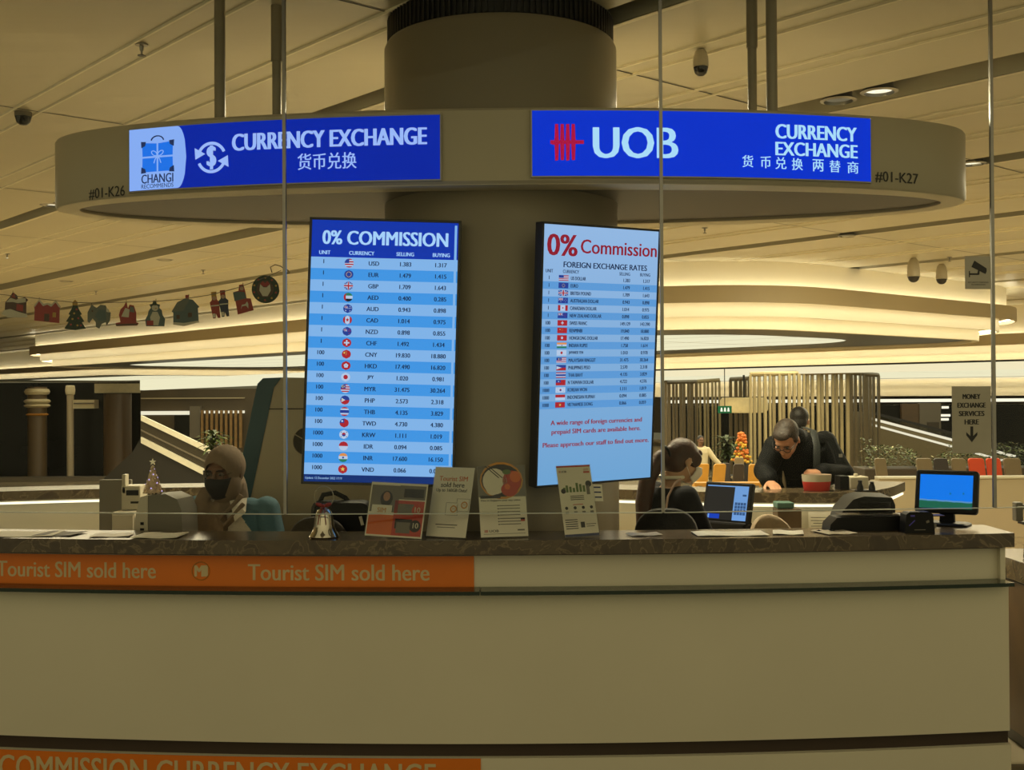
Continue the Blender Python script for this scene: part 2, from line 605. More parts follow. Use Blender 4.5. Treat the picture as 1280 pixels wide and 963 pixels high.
for px, pb, d, r in ((275, 150, 5.57, .026), (346, 142, 5.72, .022), (940.5, 135, 5.66, .022), (965, 136, 5.55, .026)):
    p = P(px, pb, d)
    mb = MB(); mb.cyl((p.x, d, CZ1-.02), (p.x, d, CZ-.002), r, n=16)
    mb.lathe([(r+.001, 0), (r+.012, 0), (r+.012, .012), (r+.001, .012)], (p.x, d, CZ1), 16)
    if r < .025: mb.cyl((p.x, d, P(px, 77 if px < 640 else 60, d).z), (p.x, d, CZ-.002), r+.005, n=16)
    mb.build('hanger_pole', mat('grey_beige_pole', '#8d836e', .4), cano, smooth=40)

def fhit(px, py, off=0.):
    Y = 5.4
    for _ in range(30):
        p = P(px, py, Y)
        Y = .5*Y+.5*(fd(p.x)+off)
    return P(px, py, Y)
def ffn(off):
    return lambda x, y, z: Vector((x, fd(x)+off+y, z))
def fbox(l, r, ytl, ybl, ytr, ybr, off):
    a = fhit(l, ybl, off); b = fhit(r, ybr, off); c = fhit(l, ytl, off); d = fhit(r, ytr, off)
    return a.x, b.x, (a.z+b.z)/2, (c.z+d.z)/2
M_ink = mat('black_vinyl', '#14120f', .5)
mb = MB(); mb.text('#01-K26', *fbox(111, 156, 235, 249.5, 233, 247, -.003), ffn(-.002), .008); mb.build('unit_number', M_ink, cano)
mb = MB(); mb.text('#01-K27', *fbox(1094, 1148, 214.5, 228, 216.5, 231.5, -.003), ffn(-.002), .012); mb.build('unit_number', M_ink, cano)

G_blueL = glow('blue_sign_face', (.0, .017, .38), 1.0)
G_blueR = glow('bright_blue_sign_face', (.0, .030, .63), 1.0)
G_pale = glow('pale_blue_sign_face', (.25, .43, .95), 1.0)
G_ltr = glow('pale_sign_lettering', (.34, .50, .98), 1.0)
G_ltr2 = glow('bright_sign_lettering', (.42, .74, 1.0), 1.0)
G_sky = glow('azure_print', (.012, .17, .83), 1.0)
G_navy = glow('navy_print', (.015, .03, .10), 1.0)
G_red = glow('red_print', (.42, .006, .05), 1.0)

def fsheet(mb, x0, x1, z0, z1, o0, o1, n=24):
    rg = []
    for i in range(n+1):
        X = x0+(x1-x0)*i/n
        rg.append([Vector((X, fd(X)+o0, z0)), Vector((X, fd(X)+o1, z0)), Vector((X, fd(X)+o1, z1)), Vector((X, fd(X)+o0, z1))])
    return mb.rings(rg)

# left lightbox
s1 = thing('lightbox_sign', 'blue lit currency exchange lightbox on the canopy with pale luggage emblem', 'sign')
x0, x1, z0, z1 = fbox(162, 550, 166, 243, 140.5, 220, -.02)
mb = MB(); fsheet(mb, x0-.006, x1+.006, z0-.006, z1+.006, -.019, .03); mb.build('lightbox_frame', M_steel, s1)
mb = MB(); fsheet(mb, x0, x1, z0, z1, -.022, -.0185); mb.build('lit_face', G_blueL, s1)
F = ffn(-.0225)
W_, H_ = x1-x0, z1-z0
xe = fhit(222, 200, -.02).x; xm = fhit(233, 200, -.02).x
mb = MB()
rg = []
for i in range(41):
    X = x0+(xm-x0)*i/40
    hh = H_/2 if X <= xe else H_/2*math.sqrt(max(1e-5, 1-((X-xe)/(xm-xe))**2))
    rg.append([F(X, .0005, z0+H_/2-hh), F(X, 0, z0+H_/2-hh), F(X, 0, z0+H_/2+hh), F(X, .0005, z0+H_/2+hh)])
mb.rings(rg)
mb.build('pale_panel', G_pale, s1)
F2 = ffn(-.0255)
def sx(a): return x0+W_*a
def sz(b): return z0+H_*b
def lp(px, py):
    q = fhit(px, py, -.023); return q.x, q.z
mb = MB()
cxx, czz = lp(197, 196)
def rel(dx, dz): return (cxx+dx, czz+dz)
sw, sh = .079, .068
mb.m(0).prism([rel(-sw, -sh), rel(sw, -sh), rel(sw*.97, 0), rel(sw, sh), rel(0, sh*.9), rel(-sw, sh), rel(-sw*.97, 0)], 0, .0005, F2)
mb.m(1)
for qx in (-1, 1):
    for qz in (-1, 1):
        mb.prism([rel(qx*(sw+.006), qz*(sh+.006)), rel(qx*(sw-.02), qz*(sh+.004)), rel(qx*(sw-.016), qz*(sh-.014)), rel(qx*(sw+.004), qz*(sh-.024))], -.0005, 0, F2)
mb.tube([F2(cxx+.032*math.cos(R(a)), -.001, czz+sh+.004+.024*math.sin(R(a))) for a in range(10, 171, 16)], .003, 6)
mb.m(2)
mb.prism([rel(-.004, -sh), rel(.004, -sh), rel(.004, sh*.9), rel(-.004, sh*.9)], -.001, 0, F2)
mb.prism([rel(-sw, -.004), rel(sw, -.004), rel(sw, .004), rel(-sw, .004)], -.001, 0, F2)
for q in (-1, 1):
    mb.tube([F2(cxx+q*(.016+.014*math.cos(k*2*PI/16)), -.002, czz+.016+.010*math.sin(k*2*PI/16)+.006*math.cos(k*2*PI/16)) for k in range(16)], .0022, 5, True)
    mb.tube([F2(cxx, -.002, czz+.004), F2(cxx+q*.012, -.002, czz-.012), F2(cxx+q*.018, -.002, czz-.03)], .0024, 5)
mb.build('luggage_emblem', [G_sky, G_navy, G_pale], s1)
mb = MB()
mb.text('CHANGI', *fbox(177, 217, 219, 230, 216, 227.5, -.023), F2, .02); mb.build('emblem_lettering', G_navy, s1)
mb = MB()
mb.text('RECOMMENDS', *fbox(177, 217, 231, 236, 228.5, 234, -.023), F2, .005)
mb.build('emblem_lettering', G_navy, s1)
mb = MB()
cxx, czz = lp(264.5, 197)
mb.text('$', cxx-.024, cxx+.024, czz-.055, czz+.055, F2, .03)
for q in (0, 180):
    pts = []
    for i in range(17):
        a = R(q+22+i*(150-22)/16)
        pts.append((cxx+.072*math.cos(a), czz+.072*math.sin(a)))
    for i in range(16, -1, -1):
        a = R(q+22+i*(150-22)/16)
        pts.append((cxx+.058*math.cos(a), czz+.058*math.sin(a)))
    mb.prism(pts, 0, .0005, F2)
    a = R(q+150)
    hx, hz = cxx+.065*math.cos(a), czz+.065*math.sin(a)
    tx, tz = -math.sin(a), math.cos(a)
    nx, nz_ = math.cos(a), math.sin(a)
    mb.prism([(hx+nx*.03, hz+nz_*.03), (hx+tx*.045, hz+tz*.045), (hx-nx*.03, hz-nz_*.03)], 0, .0005, F2)
mb.build('exchange_symbol', G_ltr, s1)
mb = MB()
mb.text('CURRENCY EXCHANGE', *fbox(290, 534, 168, 190, 159, 180, -.023), F2, .042); mb.build('lettering', G_ltr, s1)
mb = MB(); mb.text('货币兑换', *fbox(372, 446, 193, 213.5, 189.5, 210, -.023), F2, .012)
mb.build('lettering', G_ltr, s1)

# right lightbox
s2 = thing('lightbox_sign', 'bright blue lit exchange lightbox on the canopy with red barred emblem', 'sign')
x0, x1, z0, z1 = fbox(665.5, 1088.5, 137, 218.5, 150, 228.5, -.02)
mb = MB(); fsheet(mb, x0-.006, x1+.006, z0-.006, z1+.006, -.019, .03); mb.build('lightbox_frame', M_steel, s2)
mb = MB(); fsheet(mb, x0, x1, z0, z1, -.022, -.0185); mb.build('lit_face', G_blueR, s2)
mb = MB()
ex0, ex1, ez0, ez1 = fbox(688, 730, 155, 201, 155.5, 201.5, -.023)
ew, eh = ex1-ex0, ez1-ez0
for k in range(4):
    a = ex0+ew*(.19+.165*k)
    xx = a
    mb.prism([(xx-.007, ez0+eh*(.02*(k % 2))), (xx+.007, ez0+eh*.02), (xx+.010, ez0+eh*.5), (xx+.007, ez1), (xx-.007, ez1), (xx-.010, ez0+eh*.5)], 0, .0006, F2)
mb.prism([(ex0, ez0+eh*.46), (ex1, ez0+eh*.46), (ex1, ez0+eh*.56), (ex0, ez0+eh*.56)], 0, .0006, F2)
for k in range(5):
    mb.prism([(ex0+ew*(.19+.165*k)-.010-.012*(k in (0,)), ez0+eh*.44), (ex0+ew*(.19+.165*k)+.010, ez0+eh*.44), (ex0+ew*(.19+.165*k)+.004, ez0+eh*.62), (ex0+ew*(.19+.165*k)-.004, ez0+eh*.62)][:4], 0, .0006, F2) if k < 4 else None
mb.build('barred_emblem', G_red, s2)
mb = MB(); mb.text('UOB', *fbox(741, 848, 158.5, 197.5, 160, 199, -.023), F2, .03); mb.build('large_lettering', G_ltr2, s2)
mb = MB()
mb.text('CURRENCY', *fbox(969, 1071, 155, 174, 160, 177, -.023), F2, .04); mb.build('lettering', G_ltr2, s2)
mb = MB(); mb.text('EXCHANGE', *fbox(969, 1072, 178, 194.5, 181, 198.5, -.023), F2, .04); mb.build('lettering', G_ltr2, s2)
mb = MB()
for ch, px in zip('货币兑换两替商', (934.5, 957, 976, 996.5, 1022.5, 1043.5, 1066)):
    dy = (px-934.5)*.06
    hw = 7 if ch not in '币' else 6.5
    mb.text(ch, *fbox(px-hw, px+hw, 194+dy, 209+dy, 194.5+dy, 209.5+dy, -.023), F2, .012)
mb.build('lettering', G_ltr2, s2)

# ------------------------------------------------------------------ hanging glass screens above the counter
def gy(X): return 5.022+.034*X*X
jx = [-2.62, P(356.5, 480, gy(-.985)).x, P(828, 480, gy(.65)).x, P(1242, 480, gy(2.1)).x, 3.4]
glab = ['frameless glass screen hanging in front of the woman in the headscarf', 'frameless glass screen hanging in front of the two rate boards',
        'frameless glass screen hanging before the man in black and the payment sign', 'frameless glass screen beyond the payment sign, past the counter end']
for i in range(4):
    a = Vector((jx[i], gy(jx[i]), 0)); b = Vector((jx[i+1], gy(jx[i+1]), 0))
    d = (b-a); L = d.length; ang = math.atan2(d.y, d.x)
    t = thing('glass_screen', glab[i], 'glass screen', a, ang, 'glass screens above the counter')
    mb = MB(); mb.box((L/2, 0, 2.398), (L-.008, .010, 2.39)); mb.build('glass_pane', M_glass, t)
    mb = MB(); mb.box((L/2, 0, 1.2015), (L-.008, .011, .004)); mb.build('bottom_edge', mat('bright_glass_edge', '#b9bdb4', .15), t)
    if i < 3:
        mb = MB(); mb.box((L, 0, 2.4), (.014, .014, 2.396)); mb.build('joint_strip', M_steel, t)
# ------------------------------------------------------------------ rate boards (screens on the column)
def rig(c, yaw, tilt, roll):
    M = Matrix.Rotation(R(yaw), 4, 'Z') @ Matrix.Rotation(R(tilt), 4, 'X') @ Matrix.Rotation(R(roll), 4, 'Y')
    return M.to_euler()

ID = lambda x, y, z: Vector((x, y, z))
FLAGM = [glow('flag_red', (.42, .02, .03), 1), glow('flag_blue', (.02, .05, .30), 1), glow('flag_white', (.48, .60, .82), 1),
         glow('flag_green', (.02, .20, .12), 1), glow('flag_yellow', (.75, .55, .12), 1), glow('flag_black', (.01, .012, .02), 1), glow('flag_orange', (.75, .28, .08), 1)]
FR, FB, FW, FG, FY, FK, FO = range(7)
def flag(kind, code, cx, cz, a, b, parent):
    """a small printed flag, round or rectangular, half width a and half height b"""
    mb = MB()
    rd = kind == 'round'
    def hs(z0, z1, m, x0=-1., x1=1., y=0.):
        zs = [z0+(z1-z0)*i/6 for i in range(7)]
        def ex(z, s): 
            lim = math.sqrt(max(0, 1-z*z)) if rd else 1.
            return max(-lim, min(lim, s))
        L = [(cx+a*ex(z, x0), cz+b*z) for z in zs]; Rr = [(cx+a*ex(z, x1), cz+b*z) for z in zs]
        mb.m(m)
        for i in range(6):
            q = [L[i], Rr[i], Rr[i+1], L[i+1]]
            mb.faces([(p[0], -.0006-y, p[1]) for p in q], [(0, 1, 2, 3)])
    def disc(x, z, r, m, y=.0003, n=14):
        mb.m(m).faces([(cx+a*x+r*b*math.cos(i*2*PI/n), -.0006-y, cz+b*z+r*b*math.sin(i*2*PI/n)) for i in range(n)], [tuple(range(n))])
    def star(x, z, r, m, y=.0003):
        mb.m(m).faces([(cx+a*x+(r if i % 2 == 0 else r*.42)*b*math.sin(i*PI/5), -.0006-y, cz+b*z+(r if i % 2 == 0 else r*.42)*b*math.cos(i*PI/5)) for i in range(10)]+[(cx+a*x, -.0006-y, cz+b*z)],
                      [(10, i, (i+1) % 10) for i in range(10)])
    def jack(x0, x1, z0, z1, y):
        hs(z0, z1, FB, x0, x1, y)
        for t, m, d in ((.2, FW, .0002), (.1, FR, .0004)):
            xm, zm = (x0+x1)/2, (z0+z1)/2
            wx, wz = (x1-x0)*t/2*1.4, (z1-z0)*t/2*1.6
            hs(zm-wz, zm+wz, m, x0, x1, y+d); hs(z0, z1, m, xm-wx, xm+wx, y+d)
        mb.m(FW)
        for sg in (-1, 1):
            p = [(x0, (z0+z1)/2-sg*(z1-z0)/2), (x1, (z0+z1)/2+sg*(z1-z0)/2)]
            if rd: p = [(q[0]*.68, q[1]*.68) for q in p]
            w_ = .07
            mb.faces([(cx+a*p[0][0], -.0006-y-.0001, cz+b*(p[0][1]-w_)), (cx+a*p[1][0], -.0006-y-.0001, cz+b*(p[1][1]-w_)), (cx+a*p[1][0], -.0006-y-.0001, cz+b*(p[1][1]+w_)), (cx+a*p[0][0], -.0006-y-.0001, cz+b*(p[0][1]+w_))], [(0, 1, 2, 3)])
    if code == 'US':
        for i in range(7): hs(-1+i*2/7, -1+(i+1)*2/7, FR if i % 2 == 0 else FW)
        hs(0, 1, FB, -1, 0, .0003)
    elif code == 'EU':
        hs(-1, 1, FB)
        for i in range(12): disc(.55*math.cos(i*PI/6)*(b/a), .55*math.sin(i*PI/6), .09, FY, n=6)
    elif code == 'GB': jack(-1, 1, -1, 1, 0)
    elif code == 'AE':
        hs(-1, -.33, FK); hs(-.33, .33, FW); hs(.33, 1, FG); hs(-1, 1, FR, -1, -.5, .0003)
    elif code in ('AU', 'NZ'):
        hs(-1, 1, FB); jack(-.95 if not rd else -.8, 0, 0, .95 if not rd else .62, .0004)
        for x, z in ((.5, .5), (.5, -.5), (.7, .1), (.3, .05)): star(x, z, .16, FW if code == 'AU' else FR)
        if code == 'AU': star(-.45, -.45, .2, FW)
    elif code == 'CA':
        hs(-1, 1, FW, -.5, .5); hs(-1, 1, FR, -1, -.5); hs(-1, 1, FR, .5, 1); star(0, .05, .42, FR); star(0, -.1, .3, FR)
    elif code == 'CH':
        hs(-1, 1, FR); hs(-.16, .16, FW, -.6*b/a, .6*b/a, .0003); hs(-.6, .6, FW, -.16*b/a, .16*b/a, .0003)
    elif code == 'CN':
        hs(-1, 1, FR); star(-.45, .3, .3, FY)
        for i in range(4): star(-.05+.1*math.sin(i*1.1), .6-.25*i, .1, FY)
    elif code == 'HK':
        hs(-1, 1, FR)
        for i in range(5): disc(.3*math.sin(i*2*PI/5)*b/a, .3*math.cos(i*2*PI/5), .22, FW)
    elif code == 'JP': hs(-1, 1, FW); disc(0, 0, .5, FR)
    elif code == 'MY':
        for i in range(8): hs(-1+i*.25, -.75+i*.25, FW if i % 2 == 0 else FR)
        hs(0, 1, FB, -1, .05, .0003); disc(-.5, .45, .3, FY, .0005); disc(-.42, .45, .24, FB, .0007); star(-.25, .45, .2, FY, .0008)
    elif code == 'PH':
        hs(0, 1, FB); hs(-1, 0, FR)
        q = .8 if rd else 1.
        mb.m(FW).faces([(cx-a*q*.95, -.001, cz+b*q*.6), (cx-a*q*.95, -.001, cz-b*q*.6), (cx+a*.1, -.001, cz)], [(0, 1, 2)]); disc(-.5, 0, .18, FY, .0006)
    elif code == 'TH':
        hs(-1, -.66, FR); hs(-.66, -.33, FW); hs(-.33, .33, FB); hs(.33, .66, FW); hs(.66, 1, FR)
    elif code == 'TW': hs(-1, 1, FR); hs(0, 1, FB, -1, 0, .0003); disc(-.45, .42, .22, FW, .0005)
    elif code == 'KR':
        hs(-1, 1, FW); disc(0, 0, .42, FB); mb.m(FR).faces([(cx+.42*b*math.cos(i*PI/10), -.0012, cz+.42*b*math.sin(i*PI/10)) for i in range(11)], [tuple(range(11))])
        for sx_ in (-1, 1):
            for sz_ in (-1, 1): disc(sx_*.6, sz_*.5, .12, FK, n=4)
    elif code == 'ID': hs(0, 1, FR); hs(-1, 0, FW)
    elif code == 'IN': hs(-1, -.33, FG); hs(-.33, .33, FW); hs(.33, 1, FO); disc(0, 0, .22, FB)
    elif code == 'VN': hs(-1, 1, FR); star(0, 0, .55, FY)
    mb.build('flag_icon', FLAGM, parent)

LEFT = [('1', 'US', 'USD', '1.383', '1.317'), ('1', 'EU', 'EUR', '1.479', '1.415'), ('1', 'GB', 'GBP', '1.709', '1.643'), ('1', 'AE', 'AED', '0.400', '0.285'),
        ('1', 'AU', 'AUD', '0.943', '0.898'), ('1', 'CA', 'CAD', '1.014', '0.975'), ('1', 'NZ', 'NZD', '0.898', '0.855'), ('1', 'CH', 'CHF', '1.492', '1.434'),
        ('100', 'CN', 'CNY', '19.830', '18.880'), ('100', 'HK', 'HKD', '17.490', '16.820'), ('100', 'JP', 'JPY', '1.020', '0.981'), ('100', 'MY', 'MYR', '31.475', '30.264'),
        ('100', 'PH', 'PHP', '2.573', '2.318'), ('100', 'TH', 'THB', '4.135', '3.829'), ('100', 'TW', 'TWD', '4.730', '4.380'), ('1000', 'KR', 'KRW', '1.111', '1.019'),
        ('1000', 'ID', 'IDR', '0.094', '0.085'), ('1000', 'IN', 'INR', '17.600', '16.150'), ('1000', 'VN', 'VND', '0.066', '0.059')]
RIGHT = [('1', 'US', 'US DOLLAR', '1.383', '1.317'), ('1', 'EU', 'EURO', '1.479', '1.415'), ('1', 'GB', 'BRITISH POUND', '1.709', '1.643'), ('1', 'AU', 'AUSTRALIAN DOLLAR', '0.943', '0.898'),
         ('1', 'CA', 'CANADIAN DOLLAR', '1.014', '0.975'), ('1', 'NZ', 'NEW ZEALAND DOLLAR', '0.898', '0.855'), ('100', 'CH', 'SWISS FRANC', '149.129', '143.390'), ('100', 'CN', 'RENMINBI', '19.840', '18.880'),
         ('100', 'HK', 'HONGKONG DOLLAR', '17.490', '16.820'), ('100', 'IN', 'INDIAN RUPEE', '1.758', '1.614'), ('100', 'JP', 'JAPANESE YEN', '1.010', '0.978'), ('100', 'MY', 'MALAYSIAN RINGGIT', '31.475', '30.264'),
         ('100', 'PH', 'PHILIPPINES PESO', '2.570', '2.318'), ('100', 'TH', 'THAI BAHT', '4.135', '3.829'), ('100', 'TW', 'N TAIWAN DOLLAR', '4.722', '4.376'), ('1000', 'KR', 'KOREAN WON', '1.111', '1.019'),
         ('1000', 'ID', 'INDONESIAN RUPIAH', '0.094', '0.085'), ('1000', 'VN', 'VIETNAMESE DONG', '0.066', '0.059')]

G_row1 = glow('screen_row_pale', (.25, .51, .93), .92)
G_row2 = glow('screen_row_blue', (.06, .34, .88), .92)
G_head = glow('screen_header_blue', (.004, .035, .42), 1)
G_foot = glow('screen_footer_blue', (.006, .03, .17), 1)
G_slet = glow('screen_pale_text', (.40, .66, 1.0), 1)
G_snav = glow('screen_dark_text', (.008, .02, .07), 1)
M_bez = mat('screen_bezel', '#0b0b0e', .3)

def tv_shell(t, w, h, bez=.012):
    mb = MB()
    mb.box((0, .03, 0), (w, .05, h), bev=.004)
    mb.box((0, .065, 0), (w*.6, .03, h*.6), bev=.006)
    mb.build('housing', M_bez, t)
    mb = MB()
    for sx_ in (-1, 1): mb.box((sx_*(w/2-bez/2), .002, 0), (bez, .012, h), bev=.002)
    for sz_ in (-1, 1): mb.box((0, .002, sz_*(h/2-bez/2)), (w, .012, bez), bev=.002)
    mb.build('bezel', M_bez, t)

# left board
w, h = .6875, 1.208
t = thing('rate_board', 'blue striped exchange rate screen on the column with round flags', 'screen', (-.587, 5.34, 1.905), rot=rig(0, .65, -2.53, 1.69))
tv_shell(t, w, h)
iw, ih = w-.02, h-.022
U = lambda u: -iw/2+iw*u
V = lambda v: ih/2-ih*v
def quad(mb, u0, u1, v0, v1, y): mb.faces([(U(u0), y, V(v1)), (U(u1), y, V(v1)), (U(u1), y, V(v0)), (U(u0), y, V(v0))], [(0, 1, 2, 3)])
mb = MB()
mb.m(2); quad(mb, 0, 1, 0, .143, .0)
N = len(LEFT); v0, v1 = .143, .972
for i in range(N):
    mb.m(i % 2); quad(mb, 0, 1, v0+(v1-v0)*i/N, v0+(v1-v0)*(i+1)/N, .0)
mb.m(3); quad(mb, 0, 1, v1, 1, .0)
mb.m(0); quad(mb, .972, .988, .01, v1, -.0004)
mb.build('lit_screen', [G_row1, G_row2, G_head, G_foot], t)
mb = MB(); mb.text('0% COMMISSION', U(.075), U(.93), V(.094), V(.040), ID, .035); mb.build('headline', G_slet, t)
for s, u in (('UNIT', .095), ('CURRENCY', .345), ('SELLING', .64), ('BUYING', .885)):
    mb = MB(); mb.line(s, U(u), V(.133), .0175, ID, bold=.03, cond=.95); mb.build('column_heading', G_slet, t)
mb = MB(); mb.line('Update: 12 December 2022 17:19', U(.012), V(.992), .013, ID, 'l', cond=.85); mb.build('footer_text', G_slet, t)
mb = MB()
for i, (un, fl, co, se, bu) in enumerate(LEFT):
    z = V(v0+(v1-v0)*(i+.68)/N)
    mb.line(un, U(.09), z+.006, .0185, ID, bold=.03)
    for s, u in ((co, .43), (se, .645), (bu, .885)): mb.line(s, U(u), z, .0195, ID, bold=.03)
    flag('round', fl, U(.262), V(v0+(v1-v0)*(i+.5)/N), .0205, .0205, t)
mb.build('rate_figures', G_snav, t)

# right board
w, h = .677, 1.189
t = thing('rate_board', 'pale foreign exchange screen on the column with red headline and square flags', 'screen', (.403, 5.45, 1.885), rot=rig(0, 33.18, 4.8, -.99))
tv_shell(t, w, h, .010)
iw, ih = w-.016, h-.018
def grad_glow(name, top, bot, strength, zspan):
    """screen background picture that runs from one tone to another down the page"""
    m = glow(name, top, strength); nt = m.node_tree; b = nt.nodes['Principled BSDF']
    tc = nt.nodes.new('ShaderNodeTexCoord'); sp = nt.nodes.new('ShaderNodeSeparateXYZ'); mr = nt.nodes.new('ShaderNodeMapRange'); mx = nt.nodes.new('ShaderNodeMix')
    mx.data_type = 'RGBA'
    mr.inputs['From Min'].default_value = -zspan/2; mr.inputs['From Max'].default_value = zspan/2
    nt.links.new(tc.outputs['Object'], sp.inputs[0]); nt.links.new(sp.outputs['Z'], mr.inputs['Value'])
    nt.links.new(mr.outputs[0], mx.inputs['Factor'])
    mx.inputs['A'].default_value = tuple(bot)+(1,); mx.inputs['B'].default_value = tuple(top)+(1,)
    nt.links.new(mx.outputs['Result'], b.inputs['Emission Color'])
    return m
G_page = grad_glow('screen_page', (.32, .52, .85), (.17, .40, .72), .95, 1.18)
G_rowB = glow('screen_row_mid', (.12, .35, .75), .95)
G_dred = glow('screen_red_text', (.28, .012, .03), 1)
mb = MB()
mb.m(0); quad(mb, 0, 1, 0, 1, .0)
N = len(RIGHT); v0, v1 = .188, .705
for i in range(1, N, 2):
    mb.m(1); quad(mb, 0, 1, v0+(v1-v0)*i/N, v0+(v1-v0)*(i+1)/N, -.0004)
mb.build('lit_screen', [G_page, G_rowB], t)
mb = MB(); mb.text('0%', U(.03), U(.285), V(.118), V(.036), ID, .035); mb.build('headline', G_dred, t); mb = MB(); mb.text('Commission', U(.31), U(.985), V(.104), V(.050), ID, .022, .001); mb.build('headline', G_dred, t)
mb = MB(); mb.text('FOREIGN EXCHANGE RATES', U(.17), U(.90), V(.161), V(.139), ID, .035, .001); mb.build('table_title', G_snav, t)
for s, u in (('UNIT', .055), ('CURRENCY', .235), ('SELLING', .70), ('BUYING', .885)):
    mb = MB(); mb.line(s, U(u), V(.183), .0150, ID, bold=.02, cond=.85); mb.build('column_heading', G_snav, t)
mb = MB()
for i, (un, fl, co, se, bu) in enumerate(RIGHT):
    z = V(v0+(v1-v0)*(i+.72)/N)
    for s, u in ((un, .055), (se, .72), (bu, .90)): mb.line(s, U(u), z, .0160, ID, bold=.03, cond=.92)
    mb.line(co, U(.235), z, .0160, ID, 'l', bold=.03, cond=.76)
    flag('rect', fl, U(.175), V(v0+(v1-v0)*(i+.48)/N), .027, .0125, t)
mb.build('rate_figures', G_snav, t)
mb = MB()
mb.text('A wide range of foreign currencies and', U(.10), U(.90), V(.774), V(.750), ID, .03); mb.build('notice_text', G_dred, t); mb = MB(); mb.text('prepaid SIM cards are available here.', U(.11), U(.89), V(.809), V(.785), ID, .03); mb.build('notice_text', G_dred, t)
mb = MB()
mb.text('Please approach our staff to find out more.', U(.04), U(.97), V(.859), V(.835), ID, .03)
mb.build('notice_text', G_dred, t)
# ------------------------------------------------------------------ brochures in acrylic stands on the counter
M_acr = glass_mat('clear_acrylic', (.975, .975, .965), .5, .02)
M_paper = mat('white_paper', '#e6dfcc', .6, var=.02)
M_pgrey = mat('grey_print', '#6f6a60', .6)
M_pink = mat('dark_print', '#17161a', .6)
M_porg = mat('orange_print', '#d8641c', .5)
M_pred = mat('red_print_ink', '#b8331f', .5)
M_skin = mat('skin_tone', '#a87a5c', .55, var=.06, scale=20)
M_pgold = mat('amber_print', '#c98a30', .5)
M_pgreen = mat('green_print', '#55702f', .5)
M_pnavy = mat('navy_ink', '#1d2a5c', .5)
PALS = [M_paper, M_pgrey, M_pink, M_porg, M_pred, M_skin, M_pgold, M_pgreen, M_pnavy]

def brochure(base, yaw, tilt, roll, w, h, lab_stand, lab_leaf, art):
    e = rig(0, yaw, tilt, roll)
    t = thing('acrylic_stand', lab_stand, 'stand', base, rot=e, group='acrylic stands on the counter')
    mb = MB()
    mb.box((0, -.0035, h/2), (w+.006, .0015, h+.006)); mb.build('front_sheet', M_acr, t)
    mb = MB()
    mb.box((0, .0035, h/2), (w+.006, .0015, h+.006)); mb.box((0, 0, -.002), (w+.006, .008, .0015)); mb.build('back_sheet', M_acr, t)
    inv = Matrix.Rotation(-R(tilt), 4, 'X')
    mb = MB()
    a2 = R(-2*tilt); L = .6*h
    mb.box((0, .006+L*math.sin(a2)/2, L-L*math.cos(a2)/2), (w*.5, .0015, L), rot=(a2, 0, 0))
    mb.build('rear_leg', M_acr, t)
    l = thing('leaflet', lab_leaf, 'leaflet', base, rot=e, group='leaflets on the counter')
    mb = MB(); mb.box((0, 0, h/2), (w, .0012, h)); mb.build('paper_sheet', M_paper, l)
    mb = MB(); X = lambda u: -w/2+w*u; Z = lambda v: h*(1-v)
    def q(mi, u0, u1, va, vb, y=-.0008): mb.m(mi).faces([(X(u0), y, Z(vb)), (X(u1), y, Z(vb)), (X(u1), y, Z(va)), (X(u0), y, Z(va))], [(0, 1, 2, 3)])
    def disc(mi, u, v, ru, y=-.0010, sy=1., n=18): mb.m(mi).faces([(X(u)+ru*w*math.cos(i*2*PI/n), y, Z(v)+ru*w*sy*math.sin(i*2*PI/n)) for i in range(n)], [tuple(range(n))])
    art(mb, q, disc, X, Z, w, h)
    mb.build('printed_artwork', PALS, l)
    return l

def cpos(px, off=.075):
    q = chit(px, 672, off); q.z = TOP+.006
    return q

def art1(mb, q, disc, X, Z, w, h):
    q(1, .02, .52, .05, .55); disc(2, .30, .30, .11, -.0010, 1.2); disc(5, .30, .26, .06, -.0012, 1.3); q(2, .17, .43, .42, .55, -.001)
    q(1, .52, .98, .04, .30); q(2, .60, .95, .10, .26, -.0009)
    q(0, .06, .42, .42, .60, -.0012); mb.m(6).line('SIM', X(.24), Z(.56), h*.09, lambda x, y, z: Vector((x, -.0014, z)), bold=.02)
    q(3, .02, .46, .60, .97); q(4, .46, .98, .32, .97)
    q(1, .52, .80, .38, .58, -.001); disc(4, .86, .49, .09, -.0011); mb.m(0).line('10', X(.87), Z(.53), h*.10, lambda x, y, z: Vector((x, -.0014, z)), bold=.02)
    q(2, .50, .80, .66, .84, -.001); q(1, .53, .78, .72, .92, -.0011); disc(2, .86, .78, .10, -.0011); mb.m(0).line('10', X(.87), Z(.82), h*.10, lambda x, y, z: Vector((x, -.0014, z)), bold=.02)
def art2(mb, q, disc, X, Z, w, h):
    F_ = lambda x, y, z: Vector((x, -.0012, z))
    mb.m(3).text('Tourist SIM', X(.14), X(.86), Z(.20), Z(.13), F_, .015)
    mb.m(2).text('sold here', X(.2), X(.80), Z(.29), Z(.22), F_, .02); mb.m(2).text('Up to 160GB Data!', X(.10), X(.88), Z(.37), Z(.31), F_, .02)
    for u, v in ((.60, .60), (.86, .54)):
        q(1, u-.2, u+.12, v-.09, v+.09, -.0008); q(0, u-.19, u+.11, v-.085, v+.085, -.0009); disc(6, u, v, .085, -.0011); disc(0, u, v, .055, -.0012)
        mb.m(6).line('M', X(u), Z(v+.02), h*.04, F_, bold=.02)
    q(1, .2, .75, .82, .835, -.001); q(1, .25, .7, .86, .87, -.001)
